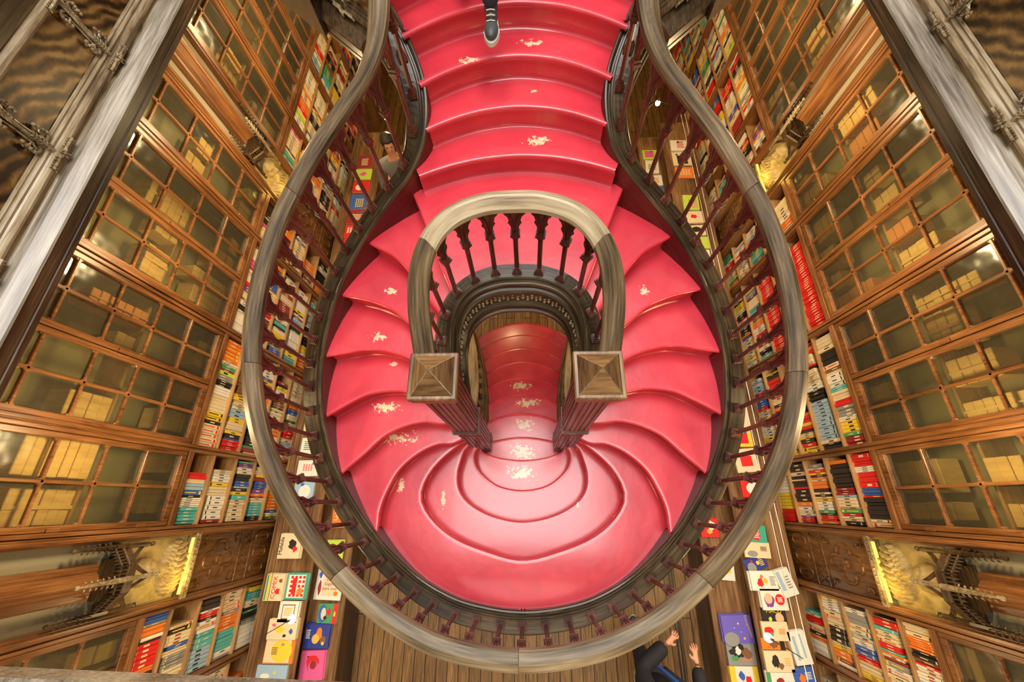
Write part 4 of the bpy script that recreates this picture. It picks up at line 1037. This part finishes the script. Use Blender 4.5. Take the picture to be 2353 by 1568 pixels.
display_book(-2.08, -.79, ZL, .30, .33, 'large pale grey picture book with red script and an orange sun', 'white', [('s', 'blue', -.36, .25, .14, .3), ('s', 'dark red', -.34, -.15, .14, .5), ('r', 'cream', .08, .02, .62, .8), ('d', 'orange', .3, -.3, .16, .14), ('s', 'green', .05, .3, .3, .12), ('s', 'dark red', .05, .42, .3, .06)], -.03, 2, 'Largo\nGigante\npara voar', 'dark red', .042, 0, (.06, -.02))
display_book(-2.05, -1.064, ZL, .22, .19, 'green children\'s cover with blue arc and red right edge', 'green', [('d', 'blue', -.25, 0, .4, .9), ('d', 'cream', -.2, 0, .25, .6), ('s', 'red', .05, .1, .25, .5), ('r', 'red', .38, 0, .22, 1), ('s', 'yellow', .36, 0, .14, .3), ('s', 'black', -.1, -.2, .2, .25)], 0, 2)
display_book(-2.12, -1.255, ZL, .26, .22, 'blue night cover with two brown bears and yellow moon', 'navy', [('s', 'orange', .1, .1, .35, .6), ('s', 'brown', .3, -.15, .3, .5), ('d', 'yellow', .3, -.28, .12, .14), ('d', 'gold', -.02, -.1, .3, .4), ('l', 'white', -.35, .1, .18, .4)], .0, 3)
display_book(-2.13, -1.50, ZL, .25, .26, 'hot pink cover with a pale pink curl, bottom left', 'pink', [('s', 'red', 0, .1, .6, .7), ('d', 'pink', .05, -.05, .4, .45), ('d', 'dark red', .05, .02, .28, .3), ('d', 'black', -.2, .3, .06, .06)], .04, 2)
display_book(2.327, -.277, ZU, .26, .17, 'emerald green cover with red label on the right counter', 'teal', [('s', 'red', .1, 0, .42, 1.0), ('l', 'white', .1, 0, .25, .5), ('d', 'white', -.32, 0, .1, .16), ('d', 'teal', -.32, 0, .06, .1)], -.05, 2)
display_book(2.331, -.424, ZU, .26, .15, 'cream book with a faint sage hill below the emerald one', 'cream', [('d', 'grey', -.2, -.25, .4, .4), ('l', 'black', .25, .1, .25, .3)], -.05, 2)
display_book(2.30, -.545, ZU, .22, .13, 'small navy starry paperback tilted with pale green planet', 'navy', [('d', 'grey', -.25, -.2, .4, .8), ('d', 'yellow', .1, 0, .16, .3), ('d', 'red', -.15, .25, .1, .2), ('l', 'yellow', .28, 0, .2, .6)], .32, 1)
display_book(2.335, -.69, ZU, .26, .18, 'white cover with red winged figure and flower pot', 'white', [('s', 'red', -.15, -.1, .3, .5), ('d', 'gold', .05, 0, .16, .3), ('s', 'orange', -.08, .2, .14, .3), ('l', 'grey', .32, 0, .2, .5)], 0, 2)
display_book(2.53, -.70, ZU, .15, .25, 'pale blue and white paperback pile against right wall', 'white', [('r', 'pale blue', -.3, .1, .25, .7), ('l', 'grey', .15, 0, .3, .5)], .28, 3)
display_book(2.394, -.845, ZU, .25, .19, 'white cover with portrait and big red round sticker', 'white', [('s', 'purple', -.2, -.05, .45, .8), ('d', 'skin', -.22, .05, .3, .5), ('d', 'red', .22, .0, .36, .52), ('l', 'white', .22, 0, .2, .25)], 0, 2)
display_book(2.375, -.985, ZU, .23, .15, 'black cover with yellow lettering and a pink face', 'black', [('d', 'skin', .2, -.1, .35, .6), ('s', 'lime', -.2, -.2, .2, .4)], 0, 1, 'MACO', 'yellow', .05, 0, (0, .3))
display_book(2.345, -1.10, ZU, .25, .16, 'cream cover with a curled red dragon shape', 'cream', [('s', 'red', -.25, 0, .4, .7), ('s', 'green', -.15, -.15, .12, .3), ('l', 'orange', .25, 0, .25, .3)], 0, 2)
display_book(2.315, -1.215, ZU, .23, .12, 'burnt orange cover with a dark strip at its right', 'orange', [('s', 'brown', 0, .1, .5, .7), ('r', 'black', .35, 0, .2, .8)], 0, 1)
display_book(2.322, -1.33, ZU, .26, .17, 'cream cover with a dark prancing figure', 'cream', [('s', 'black', -.12, 0, .35, .7), ('s', 'brown', .05, -.2, .25, .4), ('l', 'gold', .3, 0, .2, .4)], 0, 2)
display_book(2.30, -1.49, ZU, .26, .17, 'green edged cover with jumble of coloured figures, bottom right', 'white', [('r', 'green', -.4, 0, .16, 1), ('s', 'dark red', 0, .1, .35, .5), ('s', 'grey', .25, -.1, .3, .5), ('s', 'brown', .05, -.25, .3, .3)], 0, 2)
display_book(2.535, -1.223, ZU, .16, .28, 'white pad with two pale blue stripes by right wall', 'white', [('r', 'pale blue', -.22, 0, .16, .7), ('r', 'pale blue', .18, .05, .10, .7)], .12, 2)
display_book(2.52, -1.47, ZU, .20, .20, 'blue cover with orange shape at the bottom right edge', 'blue', [('s', 'orange', -.1, .1, .35, .5), ('l', 'white', .2, .2, .3, .3)], .1, 2)
display_book(2.07, -.62, ZL, .24, .23, 'white cover with crowded red and black scene, before floorboards', 'white', [('s', 'red', 0, .2, .5, .5), ('s', 'yellow', .1, -.1, .6, .4), ('s', 'black', -.1, 0, .4, .3), ('s', 'pink', -.3, -.3, .3, .3)], -.08, 2)
display_book(2.10, -1.143, ZL, .30, .25, 'violet blue starry cover with pale planet and yellow title', 'violet', [('d', 'grey', -.25, -.35, .5, .5), ('d', 'yellow', .05, .2, .06, .07), ('d', 'white', -.1, .05, .03, .04), ('d', 'white', .1, -.1, .03, .04), ('s', 'gold', .18, -.33, .1, .12)], .03, 3, 'Principezinho', 'yellow', .035, -L90 * .9, (.38, .1))
display_book(2.105, -1.345, ZL, .28, .21, 'dark crowded battle collage cover on right lower counter', 'grey', [('s', 'black', -.1, .1, .7, .7), ('s', 'brown', .2, 0, .4, .6), ('s', 'green', -.25, -.2, .3, .3), ('s', 'white', -.1, .1, .25, .45), ('r', 'orange', .15, -.25, .5, .06)], 0, 2)
display_book(2.10, -1.54, ZL, .28, .20, 'yellow bordered cover with white centre, bottom right', 'yellow', [('r', 'white', 0, 0, .6, 1), ('s', 'blue', -.1, .1, .25, .5), ('s', 'red', .12, -.05, .25, .4)], 0, 2)
display_book(2.00, -.235, ZL, .20, .2, 'red and white illustrated cover between balusters on the right', 'red', [('s', 'white', .15, .1, .6, .6), ('s', 'gold', 0, -.2, .4, .3), ('s', 'pink', -.2, .2, .3, .3)], 0, 2)
# farther books glimpsed between the balusters
FARC = [('cream', 'red'), ('white', 'red'), ('red', 'white'), ('yellow', 'red'), ('white', 'orange'), ('pale blue', 'white'), ('orange', 'cream'), ('cream', 'black'), ('blue', 'yellow'), ('white', 'green'), ('lime', 'pink'), ('dark red', 'cream')]
for s in (-1, 1):
    for tier, (xc, zz) in enumerate(((2.45, ZU), (2.07, ZL))):
        y = .02 if tier == 0 else .15; q = 0
        while y < 5.1:
            l = rnd.uniform(.17, .27); w = rnd.uniform(.20, .28) if tier == 0 else rnd.uniform(.20, .27)
            a, b = rnd.choice(FARC)
            if rnd.random() < .88 and not (s < 0 and tier == 1 and 3.2 < y < 3.8):
                kind = rnd.choice(['d', 's', 'r', 'l', 'g']); shape = {'d': 'disc', 's': 'blotch', 'r': 'block', 'l': 'lines', 'g': 'dotted grid'}[kind]
                if y < 1.5: pl = 'behind the lower arm'
                elif y < 3.0: pl = 'behind the upper arm'
                else: pl = 'near the far end'
                lb = uniq('%s cover with %s %s, %s %s counter %s' % (a, b, shape, SIDE[s], 'upper' if tier == 0 else 'lower', pl), ['slightly tilted' if q % 2 else 'squared up', 'beside another', 'topmost'])
                display_book(s * (xc - .03) if tier == 0 else s * xc, y + l / 2, zz, w, l, lb, a, [(kind, b, rnd.uniform(-.1, .1), rnd.uniform(-.1, .1), rnd.uniform(.4, .7), rnd.uniform(.4, .7)), ('s', rnd.choice(['yellow', 'black', 'blue', 'orange']), rnd.uniform(-.3, .3), .3, .2, .2)], rnd.uniform(-.08, .08) if q % 2 else 0, 1)
            y += l + rnd.uniform(.02, .05); q += 1

# ------------------------------------------------------------------ cable lamps, floor rail
for s in (-1, 1):
    for dx, w_ in ((0, 'inner'), (.05, 'outer')):
        bm = bmesh.new(); tube(bm, [(s * (2.02 + dx), -2.6, zD(3.6) + dx * .3), (s * (2.02 + dx), .3, zD(3.6) - .01), (s * (2.02 + dx), 5.4, zD(3.6))], .0022 if s < 0 else .003, 5)
        tag(mesh_obj('lamp_cable', bm, M['iron'] if s < 0 else M['wire']), 'thin %s %s lamp cable strung along the %s book wall' % ('dark' if s < 0 else 'pale', w_, SIDE[s]), 'cable')
for (x, y, lb) in ((-1.80, -.838, 'glowing cable lamp over the lower left display books'), (1.81, -.911, 'glowing cable lamp over the lower right display books'), (-1.728, 4.639, 'glowing cable lamp seen through the upper left balusters'), (1.768, 4.748, 'glowing cable lamp seen through the upper right balusters')):
    s = -1 if x < 0 else 1
    r = thing('cable_lamp', lb, 'lamp', (x, y, zD(3.6)), 'bare lamps on the cables')
    bm = bmesh.new(); tube(bm, [(x, y, zD(3.6) + .02), (s * 2.02, y - .12 * 1, zD(3.6))], .003, 5); mesh_obj('arm', bm, M['iron'], r)
    bm = bmesh.new(); tube(bm, [(x, y, zD(3.6) + .005), (x, y, zD(3.6) + .045)], [.014, .010], 8); mesh_obj('socket', bm, M['iron'], r)
    bm = bmesh.new(); ball(bm, (x, y, zD(3.6) - .012), (.030, .030, .034), seg=12, rings=8); mesh_obj('bulb', bm, M['bulb'], r, True)
    light('cable_lamp_glow', 'POINT', (x, y, zD(3.6) - .085), 7, WARM, .02)
for s, (xa, xb) in ((1, (1.70, 1.70)),):
    bm = bmesh.new()
    for off in (0,): 
        bbox(bm, 1.68, 1.70, -3.2, 6.5, 0, .004, .001); bbox(bm, 1.715, 1.735, -3.2, 6.5, 0, .004, .001)
    tag(mesh_obj('cart_rail', bm, M['iron']), 'dark iron cart rail let into the floorboards right of the stair', 'rail')

# ------------------------------------------------------------------ people
M['blackcloth'] = flat('black_cloth', (.012, .012, .018), .8)
M['navycloth'] = flat('navy_cloth', (.02, .025, .06), .8)
M['jeans'] = flat('dark_jeans', (.02, .022, .05), .8)
M['skin'] = flat('skin', (.62, .30, .19), .5)
M['hairdk'] = flat('dark_hair', (.02, .013, .009), .6)
M['shoe'] = flat('charcoal_shoe', (.05, .055, .055), .5)
M['sole'] = flat('pale_sole', (.55, .52, .45), .5)
M['greyjac'] = flat('grey_jacket', (.16, .155, .15), .7)
M['strap'] = flat('blue_strap', (.03, .13, .45), .5)
def skinmesh(name, V, E, mat, parent, sub_=2, root=0):
    me = bpy.data.meshes.new(name); me.from_pydata([v[:3] for v in V], E, []); me.materials.append(mat)
    o = bpy.data.objects.new(name, me); C.objects.link(o)
    md = o.modifiers.new('skin', 'SKIN'); 
    for i, v in enumerate(V):
        sv = me.skin_vertices[0].data[i]; r = v[3]; sv.radius = r if isinstance(r, tuple) else (r, r); sv.use_root = (i == root)
    md.use_smooth_shade = True
    ms = o.modifiers.new('sub', 'SUBSURF'); ms.levels = sub_; ms.render_levels = sub_
    bpy.context.view_layer.update()
    m2 = bpy.data.meshes.new_from_object(o.evaluated_get(bpy.context.evaluated_depsgraph_get()))
    bpy.data.objects.remove(o)
    for p in m2.polygons: p.use_smooth = True
    if not m2.materials: m2.materials.append(mat)
    r = bpy.data.objects.new(name, m2); C.objects.link(r); r.parent = parent; return r
def person(loc, yaw, label, top, legs, hair, feet=None, arms=None, long_hair=False, shoe='shoe'):
    root = thing('person', label, 'person', loc); root.rotation_euler = (0, 0, yaw)
    fl, fr = feet or ((-.10, .0, .09), (.10, .0, .09))    # ankles; the person faces -y
    al, ar = arms or (((-.26, -.02, 1.12), (-.24, -.16, .90)), ((.26, -.02, 1.12), (.24, -.16, .90)))
    kn = lambda f, sg: ((f[0] + sg * .1) / 2, f[1] * .5 - .05 - abs(f[2] - .09) * .25, (f[2] + .92) / 2)
    V = [(0, 0, .95, (.14, .10)), (0, 0, 1.15, (.12, .085)), (0, .01, 1.35, (.14, .09)), (0, .01, 1.47, (.06, .06)), (0, -.01, 1.54, (.05, .055)),
         (-.10, 0, .88, (.085, .09)), (*kn(fl, -1), (.06, .062)), (*fl, .04), (.10, 0, .88, (.085, .09)), (*kn(fr, 1), (.06, .062)), (*fr, .04),
         (-.19, .01, 1.38, .050), (*al[0], .040), (*al[1], .030), (.19, .01, 1.38, .050), (*ar[0], .040), (*ar[1], .030)]
    E = [(0, 1), (1, 2), (2, 3), (3, 4), (0, 5), (5, 6), (6, 7), (0, 8), (8, 9), (9, 10), (2, 11), (11, 12), (12, 13), (2, 14), (14, 15), (15, 16)]
    # head shape with brow, nose and jaw joined on the same body chain
    V += [(0, -.015, 1.62, (.068, .080)), (0, -.010, 1.70, (.074, .088)), (0, .0, 1.76, (.045, .05))]
    E += [(4, 17), (17, 18), (18, 19)]
    body = skinmesh('body', V, E, M['skin'], root)
    off = lambda V_, d, z0, z1: [(x, y, z, (r + d if not isinstance(r, tuple) else (r[0] + d, r[1] + d))) for x, y, z, r in V_]
    # coat: torso and sleeves; trousers: hips and legs
    tv = [V[0], V[1], V[2], V[3], V[11], V[12], V[13], V[14], V[15], V[16]]; tv = off(tv, .034, 0, 0); tv[3] = (0, .01, 1.45, (.085, .08)); tv[0] = (0, 0, .86, (.17, .13))
    skinmesh('coat', tv, [(0, 1), (1, 2), (2, 3), (2, 4), (4, 5), (5, 6), (2, 7), (7, 8), (8, 9)], top, root)
    lv = off([V[0], V[5], V[6], V[7], V[8], V[9], V[10]], .014, 0, 0)
    skinmesh('trousers', lv, [(0, 1), (1, 2), (2, 3), (0, 4), (4, 5), (5, 6)], legs, root)
    for f in (fl, fr):
        bm = bmesh.new()
        for (yy, zz, rx, ry, rz) in ((-.10, -.045, .042, .085, .034), (.0, -.03, .038, .07, .05), (.02, .0, .042, .05, .05)): ball(bm, (f[0], f[1] + yy, f[2] + zz), (rx, ry, rz), seg=14, rings=8)
        sh = mesh_obj('shoe', bm, M[shoe], None, True); sh.parent = root
        bm = bmesh.new(); n = 22
        prism(bm, [(f[0] + math.cos(2 * PI * k / n) * (.050 if math.sin(2 * PI * k / n) < 0 else .042), f[1] - .055 + math.sin(2 * PI * k / n) * .140) for k in range(n)], f[2] - .09, f[2] - .066)
        o = mesh_obj('sole', bm, M['sole']); o.parent = sh; o['label'] = 'pale rubber sole rim'
        bm = bmesh.new()
        for q in range(4): tube(bm, [(f[0] - .024, f[1] - .035 - .022 * q, f[2] + .018 - .016 * q), (f[0], f[1] - .042 - .022 * q, f[2] + .026 - .016 * q), (f[0] + .024, f[1] - .035 - .022 * q, f[2] + .018 - .016 * q)], .004, 5)
        o = mesh_obj('laces', bm, M['sole']); o.parent = sh
    for (sh_, ha), sg in ((al, -1), (ar, 1)):             # hands: palm, four fingers, thumb, as one skinned surface
        h = Vector(ha); d = (h - Vector(sh_)).normalized(); sd = Vector((0, 0, 1)).cross(d); sd = sd.normalized() if sd.length > .01 else Vector((1, 0, 0)); dn = d.cross(sd).normalized()
        V2 = [(*h, .022), (*(h + d * .05), (.026, .018)), (*(h + d * .085), (.024, .014))]; E2 = [(0, 1), (1, 2)]
        for q in range(4):
            b = h + d * .085 + sd * (q - 1.5) * .019; L = (.030, .034, .032, .024)[q]; i0 = len(V2)
            for st in range(3): b = b + (d * (1 - .25 * st) - Vector((0, 0, .45 * (st + 1) * .5))).normalized() * L * (.9, .7, .55)[st] * 1.0; V2.append((*b, .0085 - .001 * st)); E2.append((2 if st == 0 else i0 + st - 1, i0 + st))
        b = h + d * .03 - sd * sg * .02; i0 = len(V2); V2.append((*(b - sd * sg * .02 + d * .015), .011)); V2.append((*(b - sd * sg * .030 + d * .045), .009)); E2 += [(1, i0), (i0, i0 + 1)]
        skinmesh('hand', V2, E2, M['skin'], root, 1)
    bm = bmesh.new()                                      # face: nose, brow, mouth, eyes, ears
    tube(bm, [(0, -.088, 1.685), (0, -.108, 1.655), (0, -.092, 1.645)], [.008, .013, .010], 8)
    for sg in (-1, 1): ball(bm, (sg * .072, .0, 1.665), (.012, .02, .03), seg=8, rings=6)
    o = mesh_obj('face_features', bm, M['skin'], None, True); o.parent = root
    bm = bmesh.new()
    for sg in (-1, 1): ball(bm, (sg * .03, -.082, 1.683), (.012, .008, .007), seg=8, rings=6)
    o = mesh_obj('eyes', bm, M['hairdk']); o.parent = root
    bm = bmesh.new(); ball(bm, (0, -.085, 1.615), (.024, .008, .005), seg=8, rings=6); o = mesh_obj('mouth', bm, flat('lips', (.5, .15, .12), .5)); o.parent = root
    bm = bmesh.new(); t = bmesh.new(); bmesh.ops.create_icosphere(t, subdivisions=3, radius=1)
    for v in t.verts:
        k = 1 + .06 * noise.noise(v.co * 5)
        v.co = Vector((v.co.x * .092 * k, v.co.y * .108 * k + .012, v.co.z * .105 * k + 1.715))
        if v.co.y < -.055 and v.co.z < 1.74: v.co.y = -.045
    add(bm, t)
    if long_hair: ball(bm, (0, .05, 1.60), (.085, .055, .14), seg=12, rings=8)
    o = mesh_obj('hair', bm, hair, None, True); o.parent = root
    return root
p1 = person((1.20, -1.52, 0), PI * .85, 'person in dark jacket with blue strap on the floor at lower right', M['blackcloth'], M['navycloth'], M['hairdk'], ((-.10, .16, .09), (.13, -.14, .09)), (((-.28, -.10, 1.18), (-.16, -.34, 1.12)), ((.28, -.10, 1.18), (.14, -.36, 1.16))))
bm = bmesh.new(); tube(bm, [(-.15, -.13, 1.42), (-.05, -.155, 1.25), (.10, -.16, 1.0), (.17, -.08, .88)], .014, 6); tube(bm, [(-.15, -.13, 1.42), (-.13, .08, 1.45), (.0, .16, 1.2), (.16, .12, .9)], .014, 6)
o = mesh_obj('strap', bm, M['strap']); o.parent = p1; o['label'] = 'bright blue shoulder strap'
bm = bmesh.new(); bbox(bm, -.15, .15, .15, .28, 1.02, 1.42, .04); o = mesh_obj('backpack', bm, M['navycloth']); tag(o, 'dark backpack on the back of the person at lower right', 'backpack'); o.location = p1.location; o.rotation_euler = p1.rotation_euler
# descending person: front sneaker over the nosing, body above the frame
person((-.22, 3.02, zD(1.35) - .0), 0, 'person in dark jeans and charcoal sneakers descending the red steps at the top', M['navycloth'], M['jeans'], M['hairdk'], ((-.10, .06, .09), (.09, -.34, -.06)))
p3 = person((-1.72, 4.35, 0), PI * .1, 'person in grey jacket seen between upper left balusters, dark hair', M['greyjac'], M['blackcloth'], M['hairdk'], long_hair=True)
bm = bmesh.new(); bbox(bm, -.12, .12, -.10, .10, 0, .16, .01); o = mesh_obj('carrier_box', bm, art(INK['orange'])); o.location = (-1.80, 3.62, ZL); o.location.x = -2.02; tag(o, 'orange box behind the upper left balusters on the counter', 'box')
